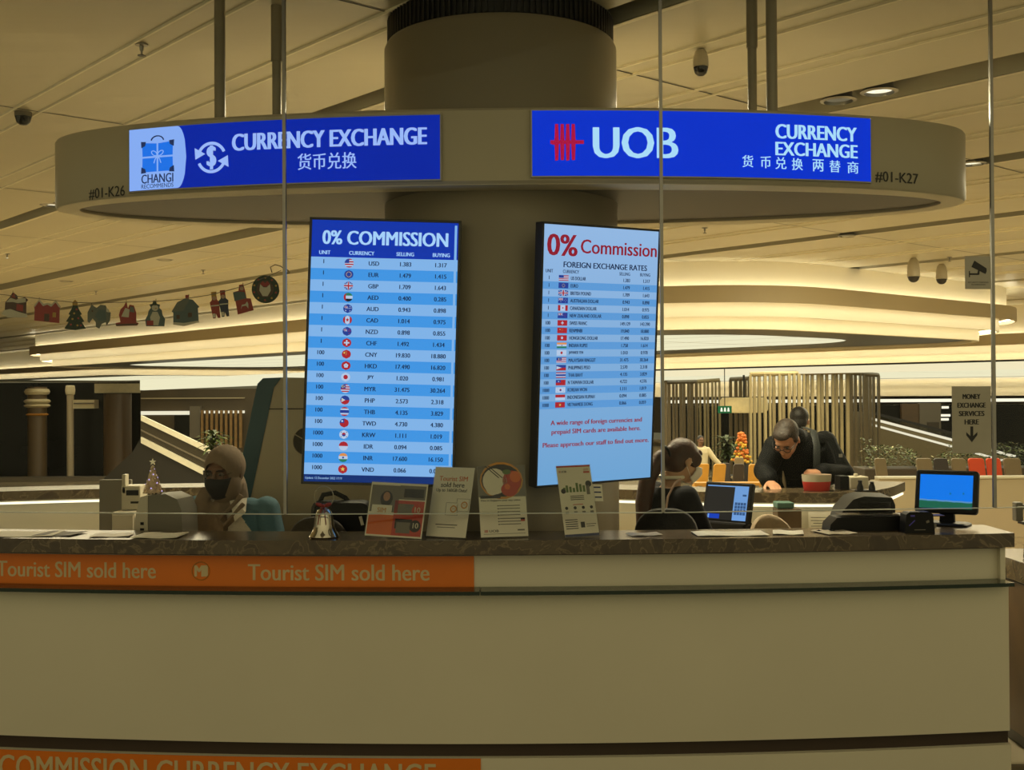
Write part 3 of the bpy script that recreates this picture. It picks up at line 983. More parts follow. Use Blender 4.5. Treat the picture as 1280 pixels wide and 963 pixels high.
def art3(mb, q, disc, X, Z, w, h):
    F_ = lambda x, y, z: Vector((x, -.0014, z))
    q(1, 0, 1, 0, .44); disc(6, .5, .21, .46, -.0009, .85); disc(2, .5, .21, .43, -.0010, .8); disc(0, .36, .22, .26, -.0011, 1.05); disc(0, .30, .32, .14, -.0012)
    disc(4, .72, .22, .20, -.0011, 1.1); disc(4, .66, .34, .18, -.0012, .8); disc(3, .80, .16, .12, -.0013); disc(7, .62, .09, .09, -.0013, .6); disc(3, .62, .30, .06, -.0014)
    mb.m(2)
    for dx in (0, .07):
        mb.faces([(X(.15+dx), -.0016, Z(0)), (X(.18+dx), -.0016, Z(0)), (X(.46+dx), -.0016, Z(.17)), (X(.44+dx), -.0016, Z(.175))], [(0, 1, 2, 3)])
    q(2, .03, .46, .42, .46, -.0013); q(0, 0, 1, .47, 1, -.0009)
    mb.m(2).text('Dine in Singapore your way online', X(.04), X(.88), Z(.51), Z(.475), F_, .02)
    for v in (.56, .60, .645, .69, .74, .78, .82):
        q(1, .42, .86, v, v+.012, -.0011); q(2, .38, .41, v, v+.014, -.0011)
    q(2, .86, .95, .74, .79, -.0011); q(4, .86, .95, .765, .79, -.0012)
    mb.m(2).text('UOB', X(.18), X(.38), Z(.935), Z(.90), F_, .03)
    for i in range(4): q(4, .08+i*.02, .092+i*.02, .90, .937, -.0012)
    q(2, .06, .95, .955, .96, -.0011); q(1, .78, .93, .90, .92, -.0011)
def art4(mb, q, disc, X, Z, w, h):
    F_ = lambda x, y, z: Vector((x, -.0014, z))
    q(4, 0, 1, 0, .025); mb.m(2).text('UOB', X(.12), X(.28), Z(.10), Z(.07), F_, .03)
    for i in range(3): q(4, .06+i*.016, .07+i*.016, .07, .10, -.0012)
    mb.m(4).line('LETS', X(.86), Z(.08), h*.026, F_, bold=.02); q(4, .78, .96, .09, .115, -.0011)
    for u, hh in ((.12, .06), (.2, .09), (.3, .07), (.4, .05), (.5, .12), (.6, .10), (.7, .08), (.8, .06)):
        q(7, u, u+.07, .37-hh, .38, -.0010)
    disc(2, .12, .36, .07, -.0011); disc(2, .88, .27, .09, -.0011); q(1, .80, .90, .29, .42, -.0011)
    for v in (.43, .455, .48): q(2, .3, .7, v, v+.010, -.0011)
    q(4, .35, .65, .55, .56, -.0011)
    for u in (.15, .40, .64, .88): disc(2, u, .60, .045, -.0011); q(1, u-.05, u+.05, .65, .68, -.0011)
    for v in (.76, .79, .82, .85, .88): q(2, .06, .42, v, v+.012, -.0011)
    q(2, .5, .62, .80, .88, -.0011); q(1, .66, .95, .83, .84, -.0011); q(1, .66, .9, .86, .87, -.0011); q(8, 0, 1, .965, 1)
brochure(cpos(491), -16.2, -16.4, 1.9, .262, .236, 'wide clear acrylic stand holding the orange SIM leaflet', 'wide orange and red leaflet on the counter showing a woman in black headscarf', art1)
brochure(cpos(557), -22.5, -18.5, .3, .188, .308, 'tall clear acrylic stand holding the pale SIM leaflet', 'tall pale leaflet with orange heading and two chip card pictures', art2)
brochure(cpos(631), 14.7, -13.5, .1, .209, .308, 'tall clear acrylic stand holding the food leaflet', 'leaflet with a bowl of food and chopsticks across its upper half', art3)
l4 = brochure(cpos(728), 18.9, -16.9, -1.1, .158, .312, 'narrow clear acrylic stand holding the red topped leaflet', 'narrow counter leaflet with red top strip and navy foot', art4)
# a small card tucked behind the right edge of the narrow leaflet
mb = MB(); mb.box((.088, .008, .188), (.075, .0012, .075), rot=(0, R(4), 0)); 
for k in range(5): mb.m(1).faces([(.05+.0, .0055, .155+.016*k), (.075, .0055, .158+.013*k), (.075, .0055, .166+.013*k), (.05, .0055, .165+.016*k)], [(0, 1, 2, 3)])
for k in range(3): mb.m(1).faces([(.085, .0055, .165+.022*k), (.118, .0055, .163+.022*k), (.118, .0055, .169+.022*k), (.085, .0055, .171+.022*k)], [(0, 1, 2, 3)])
o = mb.build('small_card', [M_paper, M_pnavy]); o.location = l4.location; o.rotation_euler = l4.rotation_euler
tag(o, 'small white card with navy rays behind the narrow red topped leaflet', 'card')

# ------------------------------------------------------------------ bell with ring
M_chrome = mat('polished_chrome', '#c9c2b2', .08, metal=1., var=.02)
M_ribbon = mat('red_ribbon', '#8e1414', .5)
b = chit(405, 674, .11); b.z = TOP
t = thing('service_bell', 'shiny silver hand bell with red ribbon and wire ring, on the counter before the column', 'bell', b)
mb = MB(); mb.lathe([(.062, 0), (.066, .006), (.060, .018), (.050, .032), (.043, .055), (.040, .085), (.036, .105), (.026, .120), (.012, .128), (0, .129)], n=40)
mb.build('bell_body', M_chrome, t, smooth=50)
mb = MB(); mb.tube([(.042*math.cos(a*2*PI/40), 0, .175+.046*math.sin(a*2*PI/40)) for a in range(40)], .0022, 8, True); mb.build('wire_ring', mat('pale_wire', '#a39b84', .3, metal=.6), t, smooth=50)
mb = MB()
for s in (-1, 1):
    mb.ell((s*.018, -.008, .142), (.018, .007, .009), (0, s*R(-20), 0), 14)
    mb.tube([(s*.004, -.012, .138), (s*.012, -.045, .10), (s*.018, -.050, .06)], [.006, .005, .004], 8, ry=.0015)
mb.ell((0, -.01, .138), (.008, .008, .008)); mb.build('ribbon_bow', M_ribbon, t, smooth=60)
mb = MB(); mb.tube([(0, 0, .125), (0, 0, .135)], .006, 10); mb.tube([(0, 0, .11), (0, 0, .02)], .003, 8); mb.ell((0, 0, .016), (.012, .012, .012)); mb.build('clapper', M_dark, t, smooth=60)

# ------------------------------------------------------------------ papers on the counter top
def sheet(px, off, wx, wy, rz, lab, m=M_paper, z=0., th=.0015, name='paper_sheet'):
    q = chit(px, 672, off); q.z = TOP+z
    mb = MB(); n = 6
    rg = []
    for i in range(n+1):
        x = -wx/2+wx*i/n
        zz = .002*math.sin(i*1.3)+.003
        rg.append([Vector((x, -wy/2, zz)), Vector((x, wy/2, zz+.001)), Vector((x, wy/2, zz+th+.001)), Vector((x, -wy/2, zz+th))])
    mb.rings(rg)
    return tag(mb.build(name, m, None, q, rotz=R(rz)), lab, 'paper', 'loose papers on the counter')
sheet(25, .13, .34, .20, 4, 'creased white sheet on the counter beside the dark leaflet')
sheet(75, .16, .18, .16, -8, 'dark leaflet lying flat on the counter beside the creased sheet', M_pgrey)
sheet(140, .13, .17, .13, 6, 'cream slip lying on the counter before the white cabinet', M_greige)
sheet(200, .12, .20, .17, -3, 'clean white sheet on the counter before the note counting machine', M_paper, th=.004)
sheet(805, .15, .14, .10, 10, 'small slip of paper on the counter before the black office chair', M_greige)
sheet(912, .14, .31, .16, 2, 'wide white sheet on the counter before the touch screen till')
sheet(985, .15, .13, .14, -12, 'pale slip on the counter before the brown chair')
sheet(1042, .14, .14, .16, 15, 'cream slip on the counter beside the tangled cable', M_greige)

# ------------------------------------------------------------------ note counting machine with small tinsel tree (left)
MW = mat('off_white_plastic', '#b9b09c', .4, var=.02)
MG = mat('grey_plastic', '#6b6558', .45, var=.03)
t = thing('desk_riser', 'brown wooden riser under the note counting machine behind the counter', 'riser', (-1.70, 5.62, .77))
mb = MB(); mb.box((0, 0, .235), (.36, .30, .02), bev=.003); mb.build('riser_top', M_wood, t)
for s in (-1, 1):
    mb = MB(); mb.box((s*.165, 0, .113), (.02, .28, .226)); mb.build('riser_side', M_wood, t)
t = thing('note_counter', 'off white note counting machine with grey rounded flank beside the woman in the headscarf', 'machine', (-1.645, 5.60, 1.016), R(-8))
t.scale = (.88, .9, .95)
prof = [(-.095, 0), (-.095, .10), (-.085, .19), (-.07, .235), (-.02, .245), (.05, .25), (.115, .225), (.14, .17), (.145, .05), (.14, 0)]
mb = MB(); mb.prism([(x, z) for x, z in prof[::-1] if x > -.045]+[(-.045, .24), (-.045, 0)][::1], -.10, .10); mb.build('grey_flank', MG, t, smooth=35)
mb = MB(); mb.prism([(-.125, .002), (-.045, .0), (-.045, .245), (-.085, .235), (-.10, .20), (-.118, .12)], -.105, .105); mb.build('machine_back', MW, t, smooth=35)
for zz, ww in ((.045, .03), (.075, .022), (.105, .018)):
    mb = MB(); mb.box((-.088+.012*(zz > .06), -.106, zz), (ww, .004, .014)); mb.build('socket', M_black, t)
tag(MB().tube([(-1.735, 5.50, 1.06), (-1.81, 5.47, 1.055), (-1.875, 5.46, 1.01), (-1.90, 5.47, .90), (-1.92, 5.62, .782)], .004, 8).build('power_cable', M_black, smooth=60), 'black power cable curling down from the note counting machine', 'cable')
M_tinsel = mat('pink_white_tinsel', '#f2cfb4', .35, metal=.0, var=.35, scale=60, bump=.6)
t = thing('tinsel_tree', 'small pinkish tinsel christmas tree with silver star on the note counting machine', 'christmas tree', (-1.70, 5.60, 1.240))
mb = MB()
for i in range(420):
    k = i/420
    z = .015+k*.125; r = .042*(1-k)+.008
    a = i*2.39996
    c, s = math.cos(a), math.sin(a)
    rr = r*(.75+.25*random.random())
    mb.faces([(c*rr*.2, s*rr*.2, z+.004), (c*rr-s*.004, s*rr+c*.004, z-.006), (c*rr*1.05, s*rr*1.05, z-.010), (c*rr+s*.004, s*rr-c*.004, z-.004)], [(0, 1, 2, 3)])
mb.lathe([(.034, .012), (.026, .05), (.018, .085), (.01, .12), (.002, .142)], n=16)
mb.build('tinsel_branches', M_tinsel, t)
mb = MB(); mb.lathe([(.018, 0), (.018, .012), (.006, .014), (.006, .02)], n=14); mb.build('tree_base', M_black, t)
mb = MB(); mb.prism([((.017 if i % 2 == 0 else .007)*math.sin(i*PI/5), .158+(.017 if i % 2 == 0 else .007)*math.cos(i*PI/5)) for i in range(10)], -.003, .003); mb.build('star', M_chrome, t)
for i in range(14):
    a = i*2.4; z = .02+i*.008; r = .043*(1-i/16)
    mb = MB(); mb.ell((r*math.cos(a), r*math.sin(a), z), (.003, .003, .003), n=8); mb.build('fairy_light', glow('violet_fairy_light', (.6, .5, 1.), 1.2), t)

# white cabinets and boxes on the left back desk
t = thing('low_desk', 'low white desk unit beyond the note counting machine', 'desk', (-2.42, 7.0, 0))
mb = MB(); mb.box((.06, 0, .76), (1.0, .62, .03), bev=.004); mb.build('desk_top', M_white, t)
for x in (-.40, .52):
    mb = MB(); mb.box((x, 0, .372), (.03, .58, .745)); mb.build('desk_side', M_white, t)
t = thing('grey_partition', 'plain grey upright panel on the low desk beyond the tinsel tree', 'panel', (-2.36, 7.05, .776))
mb = MB(); mb.box((0, 0, .225), (.19, .03, .43), bev=.004); mb.build('upright_panel', MG, t)
mb = MB(); mb.box((0, 0, .005), (.16, .12, .01)); mb.build('foot_plate', MG, t)
t = thing('drawer_unit', 'small white drawer box with dark handle on the low white desk', 'drawer box', (-2.20, 6.82, .776))
mb = MB(); mb.box((0, 0, .14), (.13, .25, .28), bev=.006); mb.build('box_body', MW, t)
mb = MB(); mb.box((0, -.127, .14), (.116, .008, .25), bev=.003); d = mb.build('drawer', MW, t)
mb = MB(); mb.box((-.035, -.135, .10), (.04, .01, .012), bev=.003); mb.build('handle', M_dark, d)
t = thing('slip_printer', 'white slotted receipt printer standing on the drawer box beside the tinsel tree', 'printer', (-2.165, 6.85, 1.058))
mb = MB(); mb.box((-.02, 0, .07), (.11, .14, .14), bev=.008); mb.box((-.06, -.04, .15), (.02, .06, .11), bev=.003); mb.build('printer_body', MW, t)
mb = MB(); mb.box((-.01, -.0715, .10), (.07, .004, .03)); mb.box((.005, -.0715, .045), (.05, .004, .012)); mb.build('paper_slot', M_black, t)

# ------------------------------------------------------------------ office chairs
def office_chair(loc, rz, lab, mback, w=.44, h=.46, curve=.07, seat_h=.62, mframe=M_black, z_back=.12, boff=.25, lr=.25):
    t = thing('office_chair', lab, 'chair', loc, rz)
    mb = MB(); n = 16
    rg = []
    prof = rrect(-w/2, w/2, 0, h, .13, 7)
    cxm, czm = 0, h/2
    for sc_, y in ((.0, -.020), (.7, -.026), (.94, -.020), (1., 0), (.96, .022), (.7, .03), (0., .026)):
        rg.append([Vector(((x-cxm)*max(sc_, .01), y+curve*(((x-cxm)*sc_/(w/2))**2)*-1, czm+(z-czm)*max(sc_, .01)+seat_h+z_back)) for x, z in prof])
    mb.rings(rg); mb.build('backrest', mback, t, smooth=60)
    mb = MB(); rg = []
    pr = rrect(-w/2, w/2, -.42, 0, .10, 6)
    for sc_, z in ((.01, .055), (.85, .055), (.98, .04), (1., .02), (.97, .0), (.01, -.005)):
        rg.append([Vector((x*sc_, -.21+(y+.21)*sc_-.04, seat_h+z)) for x, y in pr])
    mb.rings(rg); mb.build('seat', mback, t, smooth=60)
    mb = MB(); mb.tube([(0, -boff, seat_h-.02), (0, .06, seat_h-.03), (0, .085, seat_h+.10), (0, .055, seat_h+.36)], .022, 10); mb.build('back_stem', mframe, t, smooth=60)
    mb = MB(); mb.cyl((0, -boff, .10), (0, -boff, seat_h), .028, .022); mb.build('gas_column', M_steel, t, smooth=60)
    for k in range(5):
        a = k*2*PI/5+.3
        mb = MB(); mb.tube([(0, -boff, .11), (lr*math.cos(a), -boff+lr*math.sin(a), .07)], [.024, .014], 8); l = mb.build('leg', mframe, t, smooth=60)
        mb = MB(); mb.cyl((lr*math.cos(a)-.012, -boff+lr*math.sin(a), .03), (lr*math.cos(a)+.012, -boff+lr*math.sin(a), .03), .03, n=14); mb.build('caster', M_black, l, smooth=60)
    return t
M_chgrey = mat('charcoal_fabric', '#3c362e', .8, bump=.3, scale=60)
M_chblack = mat('black_mesh_fabric', '#0b0a0a', .8, bump=.3, scale=80)
M_chbrown = mat('brown_fabric', '#8f7d64', .8, bump=.3, scale=60)
office_chair((-.945, 5.72, 0), R(184), 'grey fabric office chair behind the silver bell', M_chgrey, w=.29, h=.40, seat_h=.56, z_back=.165)
oc = office_chair((.74, 5.72, 0), R(172), 'black office chair behind the counter before the seated woman in navy', M_chblack, w=.31, h=.38, seat_h=.62, z_back=.155, boff=.15, lr=.20)
office_chair((1.39, 6.48, 0), R(10), 'brown fabric office chair between the touch screen till and the big black printer', M_chbrown, w=.25, h=.34, seat_h=.60, z_back=.11)
# bag hung over the grey chair
t = thing('black_bag', 'black shoulder bag with white tag slung on the grey chair behind the bell', 'bag', (-.86, 5.88, 1.0))
mb = MB(); mb.rings([[Vector((x*(s if s > .01 else .01)+.02, y, z*(s if s > .01 else .01)+.06)) for x, z in rrect(-.16, .15, -.13, .13, .05, 5)] for s, y in ((0, -.035), (.9, -.035), (1, 0), (.9, .04), (0, .04))]); mb.build('bag_body', M_black, t, smooth=50)
mb = MB(); mb.tube([(-.10, 0, .17), (-.08, 0, .215), (-.02, 0, .225), (.03, 0, .20), (.06, 0, .16)], .012, 8, ry=.004); mb.build('strap', M_black, t, smooth=60)
mb = MB(); mb.box((.115, -.043, .09), (.015, .004, .045), rot=(0, R(-15), 0)); mb.build('tag', M_paper, t)

# ------------------------------------------------------------------ touch screen till beside the woman in navy
t = thing('touch_screen_till', 'black touch screen till with number pad on the desk beside the seated woman', 'till', (1.233, 6.9, .77), rot=(0, 0, R(-41)))
TM = Matrix.Translation((0, 0, .191)) @ Matrix.Rotation(R(-14), 4, 'X')
tf = lambda x, y, z: TM @ Vector((x, y, z))
mb = MB(); mb.box((0, .018, .114), (.315, .034, .24), bev=.006, M=TM); mb.build('screen_housing', M_black, t)
mb = MB(); mb.m(0).faces([tf(-.142, -.0008, .012), tf(.142, -.0008, .012), tf(.142, -.0008, .216), tf(-.142, -.0008, .216)], [(0, 1, 2, 3)])
mb.m(1).faces([tf(.045, -.0012, .012), tf(.135, -.0012, .012), tf(.135, -.0012, .212), tf(.045, -.0012, .212)], [(0, 1, 2, 3)])
mb.m(1).faces([tf(-.14, -.0012, .207), tf(.135, -.0012, .207), tf(.135, -.0012, .214), tf(-.14, -.0012, .214)], [(0, 1, 2, 3)])
mb.m(2).faces([tf(-.12, -.0012, .018), tf(-.04, -.0012, .018), tf(-.04, -.0012, .045), tf(-.12, -.0012, .045)], [(0, 1, 2, 3)])
mb.m(1).faces([tf(-.118, -.0016, .02), tf(-.108, -.0016, .02), tf(-.108, -.0016, .043), tf(-.118, -.0016, .043)], [(0, 1, 2, 3)])
for i in range(4):
    for j in range(4):
        mb.m(3).faces([tf(.055+i*.019, -.0016, .045+j*.019), tf(.071+i*.019, -.0016, .045+j*.019), tf(.071+i*.019, -.0016, .061+j*.019), tf(.055+i*.019, -.0016, .061+j*.019)], [(0, 1, 2, 3)])
mb.m(3).faces([tf(.10, -.0016, .155), tf(.125, -.0016, .155), tf(.125, -.0016, .166), tf(.10, -.0016, .166)], [(0, 1, 2, 3)])
mb.build('lit_screen', [glow('till_dark_screen', (.022, .020, .017), 1), glow('till_pale_blue', (.16, .34, .70), 1), glow('till_blue', (.01, .05, .45), 1), glow('till_key_blue', (.035, .09, .22), 1)], t)
mb = MB(); mb.box((0, .03, .15), (.29, .09, .085), bev=.012); mb.build('till_base', M_black, t)
mb = MB(); mb.lathe([(.11, 0), (.11, .012), (.06, .03), (.05, .11)], (0, .05, 0), 24); mb.build('stand', MG, t, smooth=50)

# ------------------------------------------------------------------ right end of the counter: printers, card reader, screen
t = thing('large_printer', 'big black humped printer behind the flat scanner and card reader', 'printer', (1.70, 5.82, .77), R(-6))
mb = MB(); mb.prism([(-.14, 0), (.14, 0), (.145, .40), (.13, .435), (.0, .44), (-.05, .425), (-.10, .37), (-.138, .26)], -.14, .14)
mb.build('printer_body', M_black, t, smooth=40)
mb = MB(); mb.box((.05, -.142, .36), (.15, .006, .11), bev=.002); mb.build('front_cover', mat('glossy_black', '#1a1917', .12), t)
mb = MB(); mb.tube([(-.05, -.15, .32), (-.06, -.16, .29), (-.03, -.17, .275), (.17, -.17, .275)], .005, 8); mb.build('wire_guide', M_steel, t, smooth=60)
t = thing('passport_scanner', 'long flat black scanner lying on the counter before the big black printer', 'scanner', (1.575, 5.33, TOP), R(2))
mb = MB(); mb.prism([(-.17, 0), (.20, 0), (.20, .06), (.185, .068), (-.135, .060), (-.165, .03)], -.06, .06); mb.build('scanner_body', M_black, t, smooth=40)
mb = MB(); mb.box((.02, 0, .0695), (.26, .09, .003)); mb.build('glass_plate', mat('dark_scanner_glass', '#101418', .06), t)
t = thing('card_reader', 'black card payment terminal with violet mark beside the passport scanner', 'card reader', (1.775, 5.21, TOP), R(4))
RM = Matrix.Rotation(R(-22), 4, 'X')
mb = MB(); mb.prism([(-.068, 0), (.068, 0), (.060, .082), (.045, .092), (-.045, .092), (-.060, .082)], -.035, .03); mb.build('terminal_body', M_black, t, smooth=30)
mb = MB(); mb.box((-.032, -.036, .076), (.018, .002, .007)); mb.box((-.035, -.036, .045), (.035, .002, .004), rot=(0, R(-42), 0)); mb.build('violet_mark', mat('violet_print', '#4a3fae', .4), t)
mb = MB(); mb.box((.035, -.036, .05), (.014, .002, .010), rot=(0, R(-20), 0)); mb.box((.07, -.032, .03), (.010, .004, .022)); mb.build('white_mark', M_pgrey, t); mb = MB(); mb.box((0, -.036, .015), (.05, .002, .003)); mb.build('white_mark', M_pgrey, t)
mb = MB(); mb.box((.085, 0, .074), (.06, .06, .004)); mb.build('bank_card', mat('dark_red_card', '#3a1512', .4), t)
t = thing('customer_display', 'black screen on the counter showing blue sky over green land', 'screen', (1.992, 5.46, TOP), R(-34))
SM = Matrix.Translation((0, 0, .058)) @ Matrix.Rotation(R(-11.8), 4, 'X')
sf = lambda x, y, z: SM @ Vector((x, y, z))
mb = MB(); mb.rings([[SM @ Vector((x, y, z)) for x, z in rrect(-.14+i_, .14-i_, 0+i_, .2-i_, .016, 5)] for i_, y in ((.004, 0), (0, .004), (0, .028), (.02, .04))]); mb.build('screen_housing', M_black, t, smooth=40)
G_dsky = glow('display_sky', (.004, .19, .86), 1); G_dgr = glow('display_ground', (.012, .12, .07), 1); G_dhz = glow('display_haze', (.10, .28, .55), 1)
mb = MB()
hz = [(-.118+.236*i/24, .056+.0008*math.sin(i*1.1)+.0006*math.sin(i*2.7)-.006*i/24) for i in range(25)]
mb.m(0).prism([(-.118, .178), (.118, .178)][::-1]+[(x, z+.007) for x, z in hz], -.0016, -.0010, sf)
mb.m(1).prism([(x, z) for x, z in hz][::-1]+[(-.118, .022), (.118, .022)], -.0016, -.0010, sf)
mb.m(2).prism([(x, z) for x, z in hz]+[(x, z+.007) for x, z in hz][::-1], -.0016, -.0010, sf)
for x, z in ((.078, .09), (.02, .088)):
    mb.m(1).prism([(x-.004, z), (x+.004, z), (x+.001, z+.008), (x-.001, z+.008)], -.0022, -.0018, sf)
mb.build('lit_screen', [G_dsky, G_dgr, G_dhz], t)
mb = MB(); mb.prism([(-.034, 0), (.034, 0), (.030, .09), (-.030, .09)], .03, .055); mb.build('neck', M_black, t, smooth=30)
mb = MB(); mb.rings([[Vector((x*s, y*s+.03, z)) for x, y in rrect(-.10, .10, -.075, .075, .03, 5)] for s, z in ((1, 0), (1, .008), (.9, .014))]); mb.build('foot', M_black, t, smooth=40)
mb = MB(); mb.tube([(-.20, -.06, .055), (-.14, -.02, .057)], .0025, 6); mb.build('stylus', mat('dark_red_plastic', '#5a1d18', .4), t)
tag(MB().tube([chit(1016, 672, .20)+Vector((0, 0, .02)), chit(1024, 672, .16)+Vector((0, 0, .03)), chit(1034, 672, .22)+Vector((0, 0, .022)), chit(1030, 672, .15)+Vector((0, 0, .014)), chit(1041, 672, .18)+Vector((0, 0, .03)), chit(1050, 672, .17)+Vector((0, 0, .016))], .004, 8).build('tangled_cable', M_black, smooth=60), 'tangled black cable lying beside the flat scanner', 'cable')
# side stand beyond the counter's right end
t = thing('side_cabinet', 'dark stone topped cabinet standing past the counter end', 'cabinet', (2.66, 5.75, 0))
mb = MB(); mb.box((0, 0, .44), (.52, .55, .72), bev=.004); mb.build('cabinet_body', M_wood, t)
mb = MB(); mb.box((0, -.01, .86), (.56, .60, .10), bev=.004); mb.build('stone_top', M_marble, t)
mb = MB(); mb.box((0, .03, .04), (.46, .45, .08)); mb.build('plinth', M_dark, t)
t = thing('brochure_holder', 'black upright holder standing on the side cabinet past the counter end', 'holder', (2.50, 5.62, .912))
mb = MB(); mb.prism([(-.06, 0), (.08, 0), (.08, .16), (-.05, .16)], -.05, .05); mb.box((.02, 0, .172), (.20, .12, .012)); mb.build('holder_body', M_black, t)
t = thing('handheld_scanner', 'grey and black hand scanner in its cradle on the black holder past the counter end', 'scanner', (2.47, 5.62, 1.0905))
mb = MB(); mb.box((-.075, 0, .05), (.035, .05, .09), bev=.006); mb.box((.0, 0, .078), (.15, .035, .022), rot=(0, R(-7), 0), bev=.004); mb.build('scanner_body', MG, t)
mb = MB(); mb.prism([(-.025, .0), (.0, .0), (.002, .06), (-.018, .07)], -.02, .02); mb.box((.055, 0, .045), (.03, .035, .09), bev=.006); mb.box((.085, 0, .03), (.02, .03, .05), bev=.005); mb.build('cradle', M_black, t)

# ------------------------------------------------------------------ far customer counter
FPATH = [(-4.6, 7.2), (-3.7, 7.75), (-2.4, 8.12), (-1, 8.15), (.3, 7.9), (1.2, 7.55), (1.5, 7.46), (2.1, 7.42), (2.45, 7.75), (2.75, 8.3)]
def smooth_path(pts, k=8):
    out = []
    p = [Vector((a, b, 0)) for a, b in pts]
    for i in range(len(p)-1):
        p0, p1, p2, p3 = p[max(i-1, 0)], p[i], p[i+1], p[min(i+2, len(p)-1)]
        for j in range(k):
            t_ = j/k
            out.append(.5*((2*p1)+(p2-p0)*t_+(2*p0-5*p1+4*p2-p3)*t_*t_+(3*p1-p0-3*p2+p3)*t_**3))
    return out+[p[-1]]
FPS = smooth_path(FPATH)
def fstrip(mb, o0, o1, z0, z1):
    rg = []
    for i, p in enumerate(FPS):
        d = (FPS[min(i+1, len(FPS)-1)]-FPS[max(i-1, 0)]).normalized()
        n_ = Vector((-d.y, d.x, 0))
        a, b = p+n_*o0, p+n_*o1
        rg.append([Vector((a.x, a.y, z0)), Vector((b.x, b.y, z0)), Vector((b.x, b.y, z1)), Vector((a.x, a.y, z1))])
    mb.rings(rg)
t = thing('far_counter', 'curved white customer counter with strip light on the far side of the kiosk', 'counter')
mb = MB(); fstrip(mb, .13, .16, 0, 1.02); mb.build('inner_panel', M_white, t)
mb = MB(); fstrip(mb, .34, .37, 0, 1.02); mb.build('outer_panel', M_white, t)
mb = MB(); fstrip(mb, .012, .045, .996, 1.010); mb.build('strip_light', glow('counter_strip_led', (1, .90, .62), 1.6), t)
mb = MB(); fstrip(mb, .0, .40, 1.022, 1.085); tag(mb.build('marble_countertop', M_marble), 'brown marble top of the far counter where the man in black leans', 'countertop')
t = thing('plastic_bowl', 'red and white oval bowl on the far counter before the man in black', 'bowl', (1.94, 7.56, 1.086))
mb = MB()
def oval(s, z): return [Vector((.095*s*math.cos(i*2*PI/32), .065*s*math.sin(i*2*PI/32), z)) for i in range(32)]
mb.rings([oval(.82, 0), oval(.86, .004), oval(.95, .06)], cap=True); mb.build('red_base', mat('red_plastic', '#c0322e', .4), t, smooth=40)
mb = MB(); mb.rings([oval(.95, .06), oval(1.0, .105), oval(.97, .105), oval(.90, .062)], cap=False, closed=True); mb.build('white_rim', MW, t, smooth=40)
t = thing('tissue_dispenser', 'black and white dispenser block on the far counter behind the big printer', 'dispenser', (2.20, 7.66, 1.086), R(8))
mb = MB(); mb.box((-.075, 0, .045), (.06, .10, .09), bev=.006); mb.build('black_housing', M_black, t)
mb = MB(); mb.box((.02, 0, .045), (.13, .11, .08), bev=.008); mb.box((.02, 0, .092), (.02, .03, .02), bev=.004); mb.build('white_box', MW, t)
t = thing('pen_stand', 'pair of black pen holders on the far counter before the dispenser', 'pen stand', (2.23, 7.50, 1.086))
mb = MB()
mb.lathe([(.022, 0), (.020, .03), (.012, .05), (.014, .07), (0, .072)], (-.03, 0, 0), 16); mb.lathe([(.022, 0), (.020, .03), (.012, .05), (.014, .06), (0, .062)], (.045, 0, 0), 16); mb.box((.007, 0, .003), (.13, .05, .006)); mb.build('holder_pair', M_black, t, smooth=50)
t = thing('till_side_box', 'small dark box with teal lid behind the brown chair', 'box', (1.62, 7.0, .77))
mb = MB(); mb.box((0, 0, .13), (.14, .14, .26), bev=.004); mb.build('box_body', M_wood, t)
mb = MB(); mb.box((-.02, 0, .28), (.10, .12, .035), bev=.006); mb.build('teal_pack', mat('teal_card', '#4a6b60', .5), t)
t = thing('notice_sheet', 'white notice sheet taped inside the far counter panel', 'notice', (1.94, 7.475, .80))
mb = MB(); mb.box((0, 0, .06), (.15, .002, .20)); mb.build('paper', M_paper, t)
mb = MB()
for k in range(9): mb.box((0, -.0015, -.02+k*.018), (.12 if k % 3 else .09, .001, .004))
mb.build('printed_lines', M_pgrey, t)
# inner desk below the far counter that carries till and boxes
t = thing('inner_desk', 'white inner desk below the far counter carrying the till', 'desk', (1.45, 6.98, 0))
mb = MB(); mb.box((.1, 0, .755), (1.3, .62, .03), bev=.004); mb.build('desk_top', M_white, t)
for x in (-.52, .72):
    mb = MB(); mb.box((x, 0, .37), (.03, .56, .74)); mb.build('desk_side', M_white, t)

# ------------------------------------------------------------------ leaning standee panel left of the column
t = thing('standee_panel', 'tall grey upright panel with slanted teal edge and round emblem beside the column', 'panel', (0, 0, 0))
D = 6.35
def sp(px, py): q = P(px, py, D); return q.x, q.z
out = [sp(345, 473), sp(352, 471), sp(452, 474), sp(470, 480)]
bl = P(303, 690, D); br = P(470, 690, D)
body = [(P(340, 478, D).x, P(340, 478, D).z), (P(352, 472, D).x, P(352, 472, D).z), (P(480, 474, D).x, P(480, 474, D).z), (P(480, 690, D).x, .0), (P(281, 690, D).x, .0)]
body[-1] = (P(300, 690, D).x-.19, 0.)
mb = MB(); mb.prism(body[::-1], D, D+.10); mb.build('panel_body', M_greige, t)
te = [sp(322, 478), sp(330, 472), sp(352, 472), sp(340, 480)]
lo_l = sp(290, 690); lo_r = sp(312, 690)
tl = [sp(322, 480), sp(329, 473), (body[1][0], body[1][1]), (body[0][0]+.01, body[0][1]-.03), (P(300, 690, D).x-.19, 0.), (P(300, 690, D).x-.28, 0.)]
mb = MB(); mb.prism(tl[::-1], D-.004, D+.104); mb.build('teal_edge', mat('teal_edging', '#1c4a58', .4), t)
mb = MB(); a, b = sp(331, 511.5), sp(478, 514); mb.box(((a[0]+b[0])/2, D-.001, a[1]), (b[0]-a[0], .004, .006)); mb.build('seam', M_dark, t)
c = sp(384, 552)
